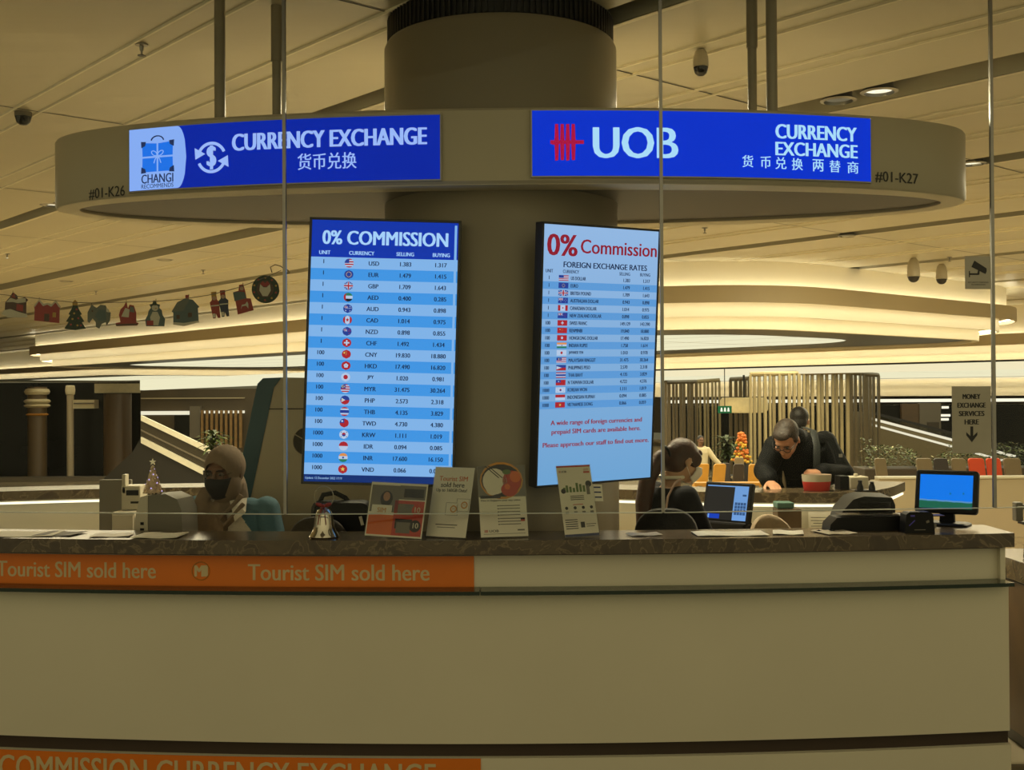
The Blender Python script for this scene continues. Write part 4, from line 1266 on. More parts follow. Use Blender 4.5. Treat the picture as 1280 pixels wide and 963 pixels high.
mb = MB(); mb.tube([(c[0]+.078*math.cos(i*2*PI/40), D-.002, c[1]+.078*math.sin(i*2*PI/40)) for i in range(40)], .004, 6, True)
for k in range(3):
    a = R(30+120*k)
    mb.tube([(c[0], D-.002, c[1]), (c[0]+.076*math.cos(a), D-.002, c[1]+.076*math.sin(a))], .003, 6)
mb.m(1).prism([(c[0]+.077*math.cos(i*2*PI/40), c[1]+.077*math.sin(i*2*PI/40)) for i in range(40)], D-.0012, D-.0005)
mb.build('round_emblem', [M_greige, M_chgrey], t)
# ------------------------------------------------------------------ hall behind the kiosk: ceiling coves
M_cove = mat('cove_plaster', '#e6dcc2', .6, var=.02, scale=1)
M_fasc = mat('cove_fascia', '#b8a888', .5, var=.03, scale=1)
M_mesh = mat('dark_ceiling_mesh', '#24231c', .35, var=.35, scale=2.5)

def rr_uv(u0, u1, v0, v1, r, n=10):
    return [uv(a, b) for a, b in rrect(u0, u1, v0, v1, r, n)]

def cake(name, label, u0, u1, v0, v1, r, tiers, lum=None):
    """stepped ceiling feature: tiers of (inset, z_top, z_bottom, look)"""
    t = thing(name, label, 'ceiling cove', group='stepped ceiling coves of the hall')
    Zv = lambda pts, z: [Vector((p.x, p.y, z)) for p in pts]
    rr = lambda k: rr_uv(u0+k, u1-k, v0+k, v1-k, max(.2, r-k))
    for i, (ins, zt, zb, look) in enumerate(tiers):
        last = i+1 == len(tiers)
        mb = MB()
        prof = []
        if i > 0 and tiers[i-1][3] == 'up':      # ledge with an upward light trough
            prof += [Zv(rr(tiers[i-1][0]+.02), zt-.07), Zv(rr(ins+.03), zt-.07), Zv(rr(ins+.03), zt)]
        prof += [Zv(rr(ins), zt), Zv(rr(ins), zb)]
        if look != 'up':
            prof += [Zv(rr(ins+.03), zb)]
            if last: prof += [Zv(rr(ins+.12), zb), Zv(rr(ins+.12), zb+.05)]
            else: prof += [Zv(rr(ins+.03), zb+.07), Zv(rr(tiers[i+1][0]+.01), zb+.07)]
        mb.rings(prof, cap=False)
        mb.build('cove_tier', {'dull': M_fasc, 'dark': M_dark, 'strip': glow('cream_strip_light', (1, .88, .58), .95)}.get(look, M_cove), t, smooth=30)
        if i > 0 and tiers[i-1][3] == 'up':
            mb = MB(); mb.rings([Zv(rr(ins+.05), zt-.06), Zv(rr(ins+.11), zt-.06)], cap=False); mb.build('led_strip', G_cove, t)
        if look != 'up' and not last and tiers[i+1][3] == 'lit':
            mb = MB(); mb.rings([Zv(rr(ins+.05), zb+.06), Zv(rr(ins+.13), zb+.06)], cap=False); mb.build('led_strip', G_cove, t)
    ins, zt, zb, look = tiers[-1]
    if lum:
        g, zl = lum
        a = rr_uv(u0+ins+.1, u1-ins-.1, v0+ins+.1, v1-ins-.1, max(.3, r-ins))
        b = rr_uv(u0+ins+g, u1-ins-g, v0+ins+g, v1-ins-g, max(.3, r-ins))
        mb = MB(); mb.rings([[Vector((p.x, p.y, zl)) for p in a], [Vector((p.x, p.y, zl)) for p in b]], cap=False); mb.build('mesh_ring', M_mesh, t)
        mb = MB(); mb.faces([Vector((p.x, p.y, zl+.012)) for p in b], [tuple(range(len(b)))])
        mb.m(1)
        for k in range(1, 9):
            uu = u0+ins+g+(u1-u0-2*ins-2*g)*k/9
            mb.faces([uv(uu, v0+ins+g, zl+.008), uv(uu+.05, v0+ins+g, zl+.008), uv(uu+.05, v1-ins-g, zl+.008), uv(uu, v1-ins-g, zl+.008)], [(0, 1, 2, 3)])
        for k in range(1, 4):
            vv = v0+ins+g+(v1-v0-2*ins-2*g)*k/4
            mb.faces([uv(u0+ins+g, vv, zl+.008), uv(u0+ins+g, vv+.04, zl+.008), uv(u1-ins-g, vv+.04, zl+.008), uv(u1-ins-g, vv, zl+.008)], [(0, 1, 2, 3)])
        mb.build('luminous_panel', [G_lum, mat('panel_joint', '#b0a27a', .5)], t)
    return t

cake('ceiling_cove', 'large stepped oblong ceiling cove with glowing bands and luminous centre behind the column', 9.9, 38, 12.2, 22.4, 2.6,
     [(.17, 3.598, 3.18, 'up'), (0, 3.24, 3.0, 'dull'), (.30, 3.08, 2.82, 'lit'), (.64, 2.90, 2.66, 'lit')], lum=(1.7, 2.70))
cake('ceiling_cove', 'stepped ceiling cove ending above the brown shop pillars', 40, 60, 16.2, 27, 1.4,
     [(.17, 3.598, 2.87, 'up'), (0, 2.93, 2.72, 'dull'), (.30, 2.80, 2.52, 'lit')], lum=(2.6, 2.56))
cake('ceiling_cove', 'long low ceiling cove running across the hall above the slatted screens', -20, 46, 24.5, 40, 2.0,
     [(.17, 3.598, 2.92, 'up'), (0, 2.98, 2.74, 'dull'), (.28, 2.82, 2.58, 'lit'), (.56, 2.66, 2.44, 'lit'), (.62, 2.44, 2.40, 'dark'), (.66, 2.40, 2.23, 'strip')], lum=(1.0, 2.27))  # the dark ring paints in a shadow line above the bottom strip
cake('ceiling_cove', 'thin distant ceiling cove seen above the escalator by the planter', -25, 75, 43, 52, 2.0,
     [(0, 3.598, 2.62, 'dull'), (.3, 2.70, 2.30, 'lit'), (.6, 2.38, 1.96, 'lit'), (1.0, 2.04, 1.62, 'lit')])

# far walls
FL = -.9
M_shop = mat('dark_shop_glass', '#12110c', .25, var=.5, scale=.6, spec=.15)
M_bwall = mat('brown_wall', '#3d3221', .55, var=.15, scale=.4)
mb = MB(); mb.box(uv(25, 62, 1.4), (150, .3, 4.6), rot=(0, 0, math.atan2(UU.y, UU.x)))
struct(mb.build('wall_back', M_bwall))
mb = MB(); mb.box((-36, 42, 1.35), (.3, 64, 4.5)); struct(mb.build('wall_left', M_bwall))
mb = MB(); mb.box((36, 38, 1.35), (.3, 56, 4.5)); struct(mb.build('wall_right', M_bwall))

def wbox(px0, px1, y0, y1, d, th, mb, floor=False):
    """upright block whose front face, at distance d, spans the given stretch of the place"""
    a = P(px0, y1, d); b = P(px1, y0, d)
    z0 = FL if floor else a.z
    mb.box(((a.x+b.x)/2, d+th/2, (z0+b.z)/2), (abs(b.x-a.x), th, b.z-z0))
    return mb

# white strip light and glazed front under the farthest cove (right)
t = thing('shopfront', 'dark glazed shopfront with a long white light strip behind the planter', 'shopfront')
D = 41.
mb = MB(); wbox(830, 1330, 505, 600, D, .3, mb, True); mb.build('glazing', M_shop, t)
mb = MB(); wbox(830, 1330, 498, 504.5, D-.05, .3, mb); mb.build('light_strip', G_strip, t)
mb = MB(); wbox(1128, 1150, 505, 575, D-.2, .2, mb, True); mb.build('timber_pillar', M_wood, t)
mb = MB(); wbox(1150, 1176, 504, 575, D-.25, .2, mb, True); mb.build('beige_pillar', M_taupe, t)
mb = MB(); wbox(1160, 1174, 528, 575, D-.3, .1, mb, True); mb.build('door_leaf', M_bwall, t)
mb = MB()
for k, (a, b, c, d_) in enumerate(((1178, 1186, 508, 511), (1176, 1188, 518, 521), (1177, 1186, 523, 526))): wbox(a, b, c, d_, D-.15, .08, mb)
mb.build('shelf_light', G_strip, t)

def prism_px(pts, d, th):
    mb = MB()
    q = [P(a, b, d) for a, b in pts]
    mb.prism([(p.x, p.z) for p in q], d, d+th)
    return mb

M_steelw = mat('white_escalator_trim', '#d8d2bd', .4)
G_esc = glow('escalator_edge_light', (1, .92, .70), .9)
# escalator at right
t = thing('escalator', 'escalator with thin white lit edges above the planter', 'escalator')
D = 36.
prism_px([(1080, 515), (1270, 576), (1270, 640), (1080, 640)], D+.1, 1.2).build('side_cladding', mat('escalator_cladding', '#6e6142', .5), t)
prism_px([(1080, 519.5), (1270, 569.5), (1270, 572.5), (1080, 522.5)], D, .1).build('lower_light', G_esc, t)
prism_px([(1080, 527), (1270, 579), (1270, 581.5), (1080, 529.5)], D-.02, .1).build('upper_light', G_esc, t)
prism_px([(1080, 512), (1270, 560), (1270, 563), (1080, 515)], D+.05, .12).build('handrail', M_dark, t)
prism_px([(1080, 515), (1270, 563), (1270, 569), (1080, 519)], D+.1, .03).build('balustrade_glass', glass_mat('balustrade_glass', (.6, .6, .55), 1.0), t)

# escalator at left
t = thing('escalator', 'escalator with two white edge bands descending behind the woman in the headscarf', 'escalator')
D = 30.
prism_px([(176, 548), (330, 626), (330, 640), (130, 640), (130, 598), (165, 566)], D+.1, 1.2).build('side_cladding', mat('dark_escalator_side', '#1e1a13', .5), t)
prism_px([(176, 519.5), (330, 592), (330, 600), (176, 526)], D, .12).build('upper_band', M_steelw, t)
prism_px([(176, 546.5), (330, 625), (330, 633), (176, 554)], D-.02, .12).build('lower_band', M_steelw, t)
prism_px([(176, 537), (330, 612), (330, 614), (176, 539)], D+.04, .05).build('handrail_line', M_taupe, t)
prism_px([(176, 526), (330, 600), (330, 625), (176, 547)], D+.09, .04).build('balustrade_panel', mat('balustrade_panel', '#3b3325', .3), t)

# shops at left
t = thing('shopfront', 'dark glazed shopfront behind the brown pillars', 'shopfront')
D = 38.
mb = MB(); wbox(-60, 176, 478, 600, D+.8, .3, mb, True); mb.build('glazing', M_shop, t)
lt = thing('low_ledge', 'long low ledge before the brown shop pillars', 'ledge')
mb = MB(); wbox(-60, 176, 596, 602, D-.95, .4, mb, True); mb.build('ledge_body', M_taupe, lt)
def pillar(px0, px1, ytop, lab, caps, d=D, m=M_wood):
    a = P(px0, ytop, d); b = P(px1, ytop, d)
    tt = thing('shop_pillar', lab, 'pillar', ((a.x+b.x)/2, d, FL), group='brown shop pillars before the dark shopfront')
    r = (b.x-a.x)/2
    mb = MB(); mb.lathe([(r, 0), (r, a.z-FL), (0, a.z-FL)], n=28); mb.build('pillar_shaft', m, tt, smooth=40)
    for (y0, y1, e, mm) in caps:
        z0, z1 = P(px0, y1, d).z-FL, P(px0, y0, d).z-FL
        mb = MB(); mb.lathe([(r, z0), (r+e*.6, z0+.02), (r+e, (z0+z1)/2), (r+e*.6, z1-.02), (r, z1)], n=28); mb.build('pillar_band', mm, tt, smooth=40)
M_cream2 = mat('cream_cornice', '#cfc29c', .5)
pillar(35, 58, 484, 'brown pillar with cream banded capital before the dark shopfront', [(486, 494, .10, M_cream2), (499, 505, .12, M_cream2), (505, 510, .12, M_cream2), (517, 520, .06, M_pgold)], m=mat('lit_brown_pillar', '#5c4a2e', .4, var=.1))
pillar(130, 164, 492.5, 'wide plain brown pillar beside the escalator with white bands', [], m=mat('wide_brown_pillar', '#523e24', .4, var=.12))
pillar(83.5, 92, 482, 'thin tan pillar between the two brown shop pillars', [(482, 494, .05, M_cream2)], m=M_fasc)
t = thing('cornice_light', 'cream lit cornice between the thin tan pillar and the wide brown one', 'cornice')
mb = MB(); wbox(91, 118, 500, 511, D-.1, .4, mb); mb.build('cornice_box', M_cream2, t)
mb = MB(); wbox(92, 117, 503.5, 505.5, D-.14, .05, mb); mb.build('cornice_rib', M_taupe, t)
t = thing('header_lightbox', 'long pale lit header above the escalator with white bands', 'header')
mb = MB(); wbox(118, 176, 479.5, 491.5, D-.3, .5, mb); mb.build('dim_header', M_cream2, t)
D2 = 34.
prism_px([(175, 475), (420, 464), (420, 478), (175, 488)], D2, .4).build('lit_header', G_lum, t)
t = thing('upper_gallery', 'brown upper gallery with a bright line of light behind the white banded escalator', 'gallery')
D3 = 37.
mb = MB(); wbox(176, 330, 486, 640, D3, .3, mb, True); mb.build('gallery_wall', mat('gallery_brown', '#4d4029', .5, var=.2, scale=.8), t)
mb = MB(); wbox(176, 236, 514, 519, D3-.1, .1, mb); wbox(250, 305, 513.5, 517, D3-.1, .1, mb); mb.build('light_line', G_esc, t)
mb = MB(); wbox(218, 250, 519, 548, D3-.2, .2, mb); mb.build('dark_kiosk', M_shop, t)
mb = MB(); wbox(237, 250, 508, 548, D3-.25, .2, mb); mb.build('grey_post', M_taupe, t)
mb = MB()
for k in range(9): wbox(251+k*6, 254+k*6, 513, 560, D3-.3, .1, mb)
mb.build('timber_slats', mat('lit_timber_slats', '#8a6a3c', .5, var=.2), t)
mb = MB(); wbox(176, 305, 497, 499, D3-.1, .1, mb); mb.build('gallery_rail', M_fasc, t)

# ------------------------------------------------------------------ slatted screens
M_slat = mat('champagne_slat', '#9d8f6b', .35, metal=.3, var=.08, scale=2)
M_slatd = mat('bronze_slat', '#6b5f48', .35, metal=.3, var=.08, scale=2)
def slat_screen(lab, px0, px1, ytop0, ytop1, d0, d1, step, m, seed=1, dens=.55):
    rnd = random.Random(seed)
    t = thing('slatted_screen', lab, 'screen', group='slatted metal screens in the hall')
    n = int((px1-px0)/step)
    mb = MB()
    for i in range(n+1):
        f = i/n
        px = px0+(px1-px0)*f; d = d0+(d1-d0)*f
        q = P(px, ytop0+(ytop1-ytop0)*f, d)
        wd = step*d/FPX*dens*(.8+.5*rnd.random())
        mb.box((q.x, d+rnd.choice((0, .12)), (q.z+FL)/2), (wd, .10, q.z-FL))
    mb.build('slats', m, t)
    mb = MB(); a = P(px0, ytop0, d0); b = P(px1, ytop1, d1)
    mb.tube([(a.x, d0+.06, a.z+.02), (b.x, d1+.06, b.z+.02)], .06, 8); mb.build('head_rail', m, t)
    mb = MB(); mb.tube([(a.x, d0+.06, FL+.05), (b.x, d1+.06, FL+.05)], .05, 8); mb.build('foot_rail', m, t)
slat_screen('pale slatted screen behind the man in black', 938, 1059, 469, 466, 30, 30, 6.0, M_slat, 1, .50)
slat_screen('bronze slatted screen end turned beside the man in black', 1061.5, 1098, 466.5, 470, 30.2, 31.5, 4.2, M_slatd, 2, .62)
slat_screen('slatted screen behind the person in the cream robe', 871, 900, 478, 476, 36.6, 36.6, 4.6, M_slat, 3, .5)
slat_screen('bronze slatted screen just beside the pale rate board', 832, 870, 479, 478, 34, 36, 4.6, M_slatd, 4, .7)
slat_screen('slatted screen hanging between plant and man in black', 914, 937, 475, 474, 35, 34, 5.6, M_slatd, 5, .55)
t = thing('hanging_lantern', 'wide round slatted lantern glowing behind the slatted screens', 'lantern', (P(930, 510, 33).x, 33, P(930, 516, 33).z))
mb = MB(); mb.lathe([(.60, 0), (.66, .08), (.66, .34), (.60, .42), (0, .42)], n=40); mb.build('lantern_drum', mat('lantern_shade', '#d8c590', .5, emit=.25), t, smooth=40)
mb = MB(); mb.cyl((0, 0, .42), (0, 0, 1.5), .03); mb.build('lantern_rod', M_dark, t)
t = thing('exit_sign', 'small green lit sign hanging behind the slatted screens', 'sign', (P(906, 513, 31).x, 31, P(906, 517, 31).z))
mb = MB(); mb.box((0, 0, .1), (.36, .05, .19), bev=.01); mb.build('sign_box', glow('green_sign', (.02, .16, .05), .8), t)
mb = MB()
for k in range(3): mb.prism([(-.12+k*.09, .05), (-.06+k*.09, .05), (-.075+k*.09, .15), (-.105+k*.09, .15)], -.03, -.026)
mb.build('pictogram', G_strip, t)
mb = MB(); mb.cyl((0, 0, .19), (0, 0, 1.2), .012); mb.build('hanger', M_dark, t)

# ------------------------------------------------------------------ airport seats
M_yel = mat('amber_vinyl', '#d2952f', .45)
M_seatg = mat('taupe_vinyl', '#7d6d50', .5)
M_seatd = mat('charcoal_vinyl', '#332c2a', .5)
M_seatb = mat('dark_brown_vinyl', '#3a2c1c', .5)
M_seato = mat('orange_vinyl_seat', '#d8481c', .5)
def airport_seat(px0, px1, y0, d, m, lab, grp, rz=0., lean=.0):
    q = P((px0+px1)/2, y0, d)
    w = (px1-px0)*d/FPX*.96
    h = q.z-FL
    t = thing('airport_seat', lab, 'seat', (q.x, d, FL), rz, grp)
    mb = MB()
    o = rrect(-w/2, w/2, h-.50, h, .05, 4)
    mb.rings([[Vector((x*s+(z-h+.5)*lean, y+.10*((z-h+.5)/.5)*-1*0, (z-(h-.25))*s+(h-.25))) for x, z in o] for s, y in ((.97, -.03), (1, -.015), (1, .015), (.97, .03))])
    mb.build('backrest', m, t, smooth=40)
    mb = MB(); mb.box((0, .26, h-.48), (w, .48, .06), bev=.02); mb.build('seat', m, t)
    mb = MB(); mb.tube([(-w*.45, .05, h-.54), (w*.45, .05, h-.54)], .03, 8); mb.build('beam', M_steel, t)
    mb = MB(); mb.tube([(0, .05, h-.54), (0, .05, .02)], .03, 8); mb.box((0, .05, .012), (.08, .5, .024)); mb.build('leg', M_steel, t)
    return t
GY = 'seats before the slatted screens'
airport_seat(869, 884, 580, 24.5, M_yel, 'amber seat in front of the person in the cream robe', GY, lean=.1)
airport_seat(889, 905, 580, 24.5, M_yel, 'amber seat between the robed person and the tall dark plant', GY, lean=.1)
airport_seat(915, 929, 580, 24.6, M_seatb, 'dark brown seat between the amber seats', GY, lean=.05)
airport_seat(934, 951, 580.5, 24.5, M_yel, 'amber seat just beside the man in black', GY, lean=.05)
airport_seat(918, 930, 572, 26.5, M_seatg, 'taupe seat in the row behind the dark brown seat', GY)
airport_seat(899, 913, 579, 26.6, M_seatd, 'charcoal seat in the row behind the amber seats', GY)
tb = thing('side_table', 'long amber ledge before the amber seats', 'table', (P(910, 604, 23).x, 23, FL))
hh = P(910, 603, 23).z-FL
mb = MB(); mb.box((0, 0, hh-.03), (1.35, .3, .06), bev=.01); mb.build('table_top', M_yel, tb)
for s in (-1, 1):
    mb = MB(); mb.box((s*.55, 0, (hh-.06)/2), (.06, .25, hh-.06)); mb.build('leg', M_steel, tb)
GR = 'seats before the right hand planter'
for a, b, m, lab in ((1096, 1111, M_seatg, 'taupe seat standing alone beside the bronze slatted screen end'), (1148, 1168, M_seatg, 'taupe seat by the planter on the slatted screen side of the charcoal seat'), (1170, 1188, M_seatd, 'charcoal seat in the row by the planter'),
                     (1192, 1210, M_seatg, 'taupe seat between the charcoal seat and the orange seats'), (1213, 1233.5, M_seato, 'orange seat directly below the payment sign'), (1235.5, 1254, M_seato, 'orange seat behind the vertical glass joint'), (1257, 1279, M_seatg, 'taupe seat past the glass joint beside the orange seats')):
    airport_seat(a, b, 573, 23., m, lab, GR, lean=-.12)
mb = MB()
a, b = P(1098, 597, 21.5), P(1330, 601, 21.5)
t = thing('low_wall', 'long low pale wall with bright top before the row of seats by the planter', 'wall')
mb.box(((a.x+b.x)/2, 21.6, (FL+a.z-.03)/2), (b.x-a.x, .25, a.z-.03-FL)); mb.build('wall_body', M_fasc, t)
mb = MB(); mb.box(((a.x+b.x)/2, 21.58, a.z-.01), (b.x-a.x, .32, .04), bev=.01); mb.build('coping', M_white, t)

# ------------------------------------------------------------------ planter, plants
M_leaf = mat('deep_green_leaf', '#4c5c26', .5, var=.4, scale=14)
M_leafd = mat('dark_leaf', '#2f3a18', .5, var=.4, scale=14)
M_flow = mat('pale_flower', '#b9b38a', .6)
t = thing('planter', 'long planter of mixed low greenery behind the orange seats', 'planter', (P(1195, 590, 25.5).x, 25.5, FL))
zt = P(1195, 584, 25.5).z-FL
mb = MB(); mb.box((.2, 0, zt/2), (4.6, .9, zt), bev=.02); mb.build('planter_box', M_bwall, t)
rnd = random.Random(3)
mb = MB()
for i in range(2600):
    x = rnd.uniform(-2.0, 2.4); hh = (.40+.20*math.sin(x*2.3)+.12*math.sin(x*5.1+1)-.02*x)
    y = rnd.uniform(-.45, .4); z = zt+rnd.uniform(0, 1)**.8*max(.12, hh)
    s = rnd.uniform(.05, .11); a = rnd.uniform(0, 2*PI); e = rnd.uniform(-.5, .9)
    c, sn = math.cos(a), math.sin(a)
    mb.m(0 if rnd.random() < .55 else (1 if rnd.random() < .85 else 2))
    mb.faces([(x, y, z), (x+c*s*.5-sn*s*.25, y+sn*s*.5+c*s*.25, z+e*s*.5), (x+c*s, y+sn*s, z+e*s*.8), (x+c*s*.5+sn*s*.25, y+sn*s*.5-c*s*.25, z+e*s*.5)], [(0, 1, 2, 3)])
mb.build('foliage', [M_leaf, M_leafd, M_flow], t)

def fronds(name, lab, px, pyb, pyt, d, n, ln, m, pot=True, wd=.05, seed=1):
    rnd = random.Random(seed)
    b = P(px, pyb, d); top = P(px, pyt, d)
    t = thing(name, lab, 'plant', (b.x, d, FL))
    H0 = b.z-FL; H1 = top.z-FL
    if pot:
        mb = MB(); mb.lathe([(.16, 0), (.24, H0*.7), (.22, H0*.7), (0, H0*.68)], n=20); mb.build('pot', M_dark, t, smooth=40)
    mb = MB(); mb.tube([(0, 0, .05), (.01, 0, H0), (0, .01, H0+(H1-H0)*.5)], [.04, .03, .02], 8); mb.build('stem', M_wood, t)
    mb = MB()
    for i in range(n):
        a = rnd.uniform(0, 2*PI); z0 = H0+(H1-H0)*rnd.uniform(0, .75); L = ln*rnd.uniform(.6, 1.1); up = rnd.uniform(.2, 1.1)
        c, s = math.cos(a), math.sin(a)
        pts = []
        for k in range(6):
            f = k/5
            pts.append(Vector((c*L*f, s*L*f, z0+up*L*f-1.0*L*f*f*.7)))
        w_ = [wd*.4, wd, wd, wd*.8, wd*.45, .003]
        vs = []
        for p, q in zip(pts, w_): vs += [p+Vector((-s*q, c*q, 0)), p+Vector((0, 0, -.01)), p+Vector((s*q, -c*q, 0))]
        fs = []
        for k in range(5): fs += [(k*3, k*3+1, k*3+4, k*3+3), (k*3+1, k*3+2, k*3+5, k*3+4)]
        mb.m(rnd.choice((0, 0, 1))); mb.faces(vs, fs)
    mb.build('leaves', [m, M_leafd], t)
fronds('palm_plant', 'leafy green palm behind the head of the woman in the headscarf', 267, 566, 535, 27, 60, .42, M_leaf, seed=2)
fronds('palm_plant', 'leafy plant low beside the teal edged panel', 300, 580, 568, 26, 30, .30, M_leaf, seed=3)
fronds('tall_plant', 'tall dark leafy plant behind the amber seats', 908, 580, 537, 29, 90, .42, M_leafd, seed=4)
M_ofl = mat('orange_flower', '#c46a22', .6, var=.3)
M_yfl = mat('yellow_flower', '#c79a2c', .6, var=.3)
t = thing('flower_arrangement', 'tall arrangement of yellow and orange flowers behind the amber seats', 'flowers', (P(927, 580, 28).x, 28, FL))
z0 = P(927, 578, 28).z-FL; z1 = P(927, 541, 28).z-FL
mb = MB(); mb.lathe([(.12, 0), (.2, z0*.6), (.14, z0), (0, z0)], n=20); mb.build('vase', M_dark, t, smooth=40)
rnd = random.Random(9)
mb = MB()
for i in range(150):
    f = rnd.random(); z = z0+(z1-z0)*f; r = .24*(1-f*.75)
    a = rnd.uniform(0, 2*PI); rr = r*math.sqrt(rnd.random())
    mb.m(0 if f > .7 or rnd.random() < .35 else (1 if rnd.random() < .65 else 2))
    mb.ell((rr*math.cos(a), rr*math.sin(a), z), (.045, .045, .035), n=8)
mb.build('blooms', [M_ofl, M_yfl, M_leaf], t)

# ------------------------------------------------------------------ fittings on the ceiling
def downlight(px, py, lit, lab, rad=.105):
    q = PZ(px, py, CZ+.02)
    t = thing('downlight', lab, 'downlight', (q.x, q.y, CZ+.012), group='downlights in the ceiling slots')
    mb = MB(); mb.lathe([(rad, 0), (rad+.012, -.012), (rad-.012, -.02), (rad-.018, 0), (rad-.018, .10), (rad, .10)], n=32); mb.build('trim_ring', M_steel, t, smooth=40)
    mb = MB(); mb.lathe([(rad-.02, .0), (rad-.03, .012), (.02, .016), (0, .016)], n=32)
    mb.build('lens', glow('downlight_lens', (1, .90, .66), 2.2) if lit else glow('dim_downlight_lens', (.5, .42, .26), .6), t, smooth=40)
downlight(1099, 111, True, 'bright round downlight in the ceiling slot above the canopy')
downlight(1048, 122, False, 'dim round downlight beside the bright one above the canopy')
downlight(65, 254, True, 'small lit downlight beside the canopy tip near unit number K26')
downlight(83, 350, True, 'small lit downlight above the red house ornament')
downlight(206, 323, True, 'small lit downlight above the snowman ornament')
downlight(1059, 293, True, 'lit downlight in the slot seen below unit number K27')
downlight(1215, 202, True, 'lit downlight beside the canopy tip near unit number K27')

def dome(px, py, lab, r=.06, drop=.10, white=True):
    q = PZ(px, py, CZ-drop)
    t = thing('dome_camera', lab, 'camera', (q.x, q.y, CZ-drop-.02), group='dome cameras under the ceiling')
    mb = MB(); mb.lathe([(r*1.05, .02), (r*1.06, .05), (r*1.0, .02+drop*.55), (r*.78, .02+drop*.85), (r*.45, drop+.018), (0, drop+.018)], n=28); mb.build('housing', MW if white else MG, t, smooth=50)
    mb = MB(); mb.lathe([(0, -r*.75), (r*.45, -r*.66), (r*.8, -r*.35), (r*.95, .005), (r*1.03, .018), (0, .02)], n=28); mb.build('dark_dome', mat('smoked_dome', '#17140f', .1), t, smooth=50)
dome(29, 146, 'dark dome camera under the ceiling beyond unit number K26', .052, .03, False)
dome(876, 84, 'single pale dome camera under the ceiling beside the thick hanger poles', .04, .10)
dome(1142, 346, 'larger of the two pale dome cameras above the stepped cove', .082, .26)
dome(1177, 349, 'dome camera of the pair above the cove standing beside the security notice', .078, .22)
def sprinkler(px, py, lab):
    q = PZ(px, py, CZ-.03)
    t = thing('sprinkler', lab, 'sprinkler', (q.x, q.y, CZ-.07), group='sprinkler heads in the ceiling')
    mb = MB(); mb.lathe([(.035, .068), (.034, .062), (.012, .058), (.010, .035), (.006, .03), (.006, .012), (0, .01)], n=16); mb.build('sprinkler_body', M_steel, t, smooth=40)
    mb = MB(); mb.lathe([(.022, .006), (.022, .009), (0, .012)], n=14); mb.build('deflector', M_dark, t)
sprinkler(177, 62, 'sprinkler head in the ceiling between the dark dome camera and the hanger poles')
sprinkler(254, 340, 'sprinkler head above the hanging garland')
sprinkler(881, 288, 'sprinkler head seen between the canopy and the top of the pale rate board')
sprinkler(1187, 324, 'sprinkler head above the pair of dome cameras')
sprinkler(9, 320, 'sprinkler head above the snowy white house ornament')
sprinkler(120, 366, 'sprinkler head just above the red house ornament')

# ------------------------------------------------------------------ notices stuck on the glass
M_sil = mat('silver_film', '#a8a190', .4)
def gpt(px, py, o=-.009):
    Y = 5.05
    for _ in range(10):
        q = P(px, py, Y); 
        k = 1
        for i in range(4):
            if jx[i] <= q.x <= jx[i+1]: k = i
        a, b = jx[k], jx[k+1]
        Y = gy(a)+(gy(b)-gy(a))*(q.x-a)/(b-a)+o
    return P(px, py, Y)
def glass_sign(lab, cat, px0, px1, y0, y1, name):
    a = gpt(px0, y1); b = gpt(px1, y0)
    ang = math.atan2(gpt(px1, y1).y-a.y, gpt(px1, y1).x-a.x)
    t = thing(name, lab, cat, a, ang)
    w, h = math.hypot(b.x-a.x, b.y-a.y), b.z-a.z
    mb = MB(); mb.box((w/2, .001, h/2), (w, .002, h)); mb.build('film_sheet', M_sil, t)
    return t, w, h
t, w, h = glass_sign('silver payment sign reading money exchange services here with down arrow', 'sign', 1190.5, 1238.5, 483, 567, 'notice_sign')
for s, v, ww in (('MONEY', .845, .46), ('EXCHANGE', .715, .73), ('SERVICES', .59, .66), ('HERE', .465, .37)):
    mb = MB(); mb.text(s, w/2-w*ww/2, w/2+w*ww/2, h*(v-.035), h*(v+.04), ID, .05); mb.build('lettering', M_ink, t)
mb = MB(); mb.prism([(w*.5+x*w, h*z) for x, z in ((-.035, .40), (.035, .40), (.035, .255), (.14, .315), (.14, .27), (0, .165), (-.14, .27), (-.14, .315), (-.035, .255))][::-1], -.001, 0); mb.build('down_arrow', M_ink, t)
t, w, h = glass_sign('silver security camera notice high on the glass above the payment sign', 'sign', 1206.5, 1238.5, 320.5, 361.5, 'notice_sign')
mb = MB()
c = Matrix.Translation((w*.56, -.0008, h*.66)) @ Matrix.Rotation(R(26), 4, 'Y')
cf2 = lambda x, y, z: c @ Vector((x, y, z))
mb.prism([(-.034, -.014), (.036, -.014), (.036, -.002), (.030, .010), (-.034, .016)], -.001, 0, cf2)
mb.prism([(w*.50-.004, h*.44), (w*.50+.006, h*.44), (w*.56, h*.58), (w*.50, h*.58)], -.001, 0); mb.prism([(w*.17, h*.43), (w*.52, h*.43), (w*.52, h*.48), (w*.17, h*.48)], -.001, 0)
mb.prism([(w*.15, h*.36), (w*.185, h*.36), (w*.185, h*.55), (w*.15, h*.55)], -.001, 0)
mb.build('camera_pictogram', M_ink, t)
mb = MB(); mb.text('SECURITY CAMERA', w*.1, w*.9, h*.185, h*.225, ID, .0); mb.text('IN OPERATION', w*.24, w*.78, h*.115, h*.155, ID, .0); mb.build('lettering', M_ink, t)

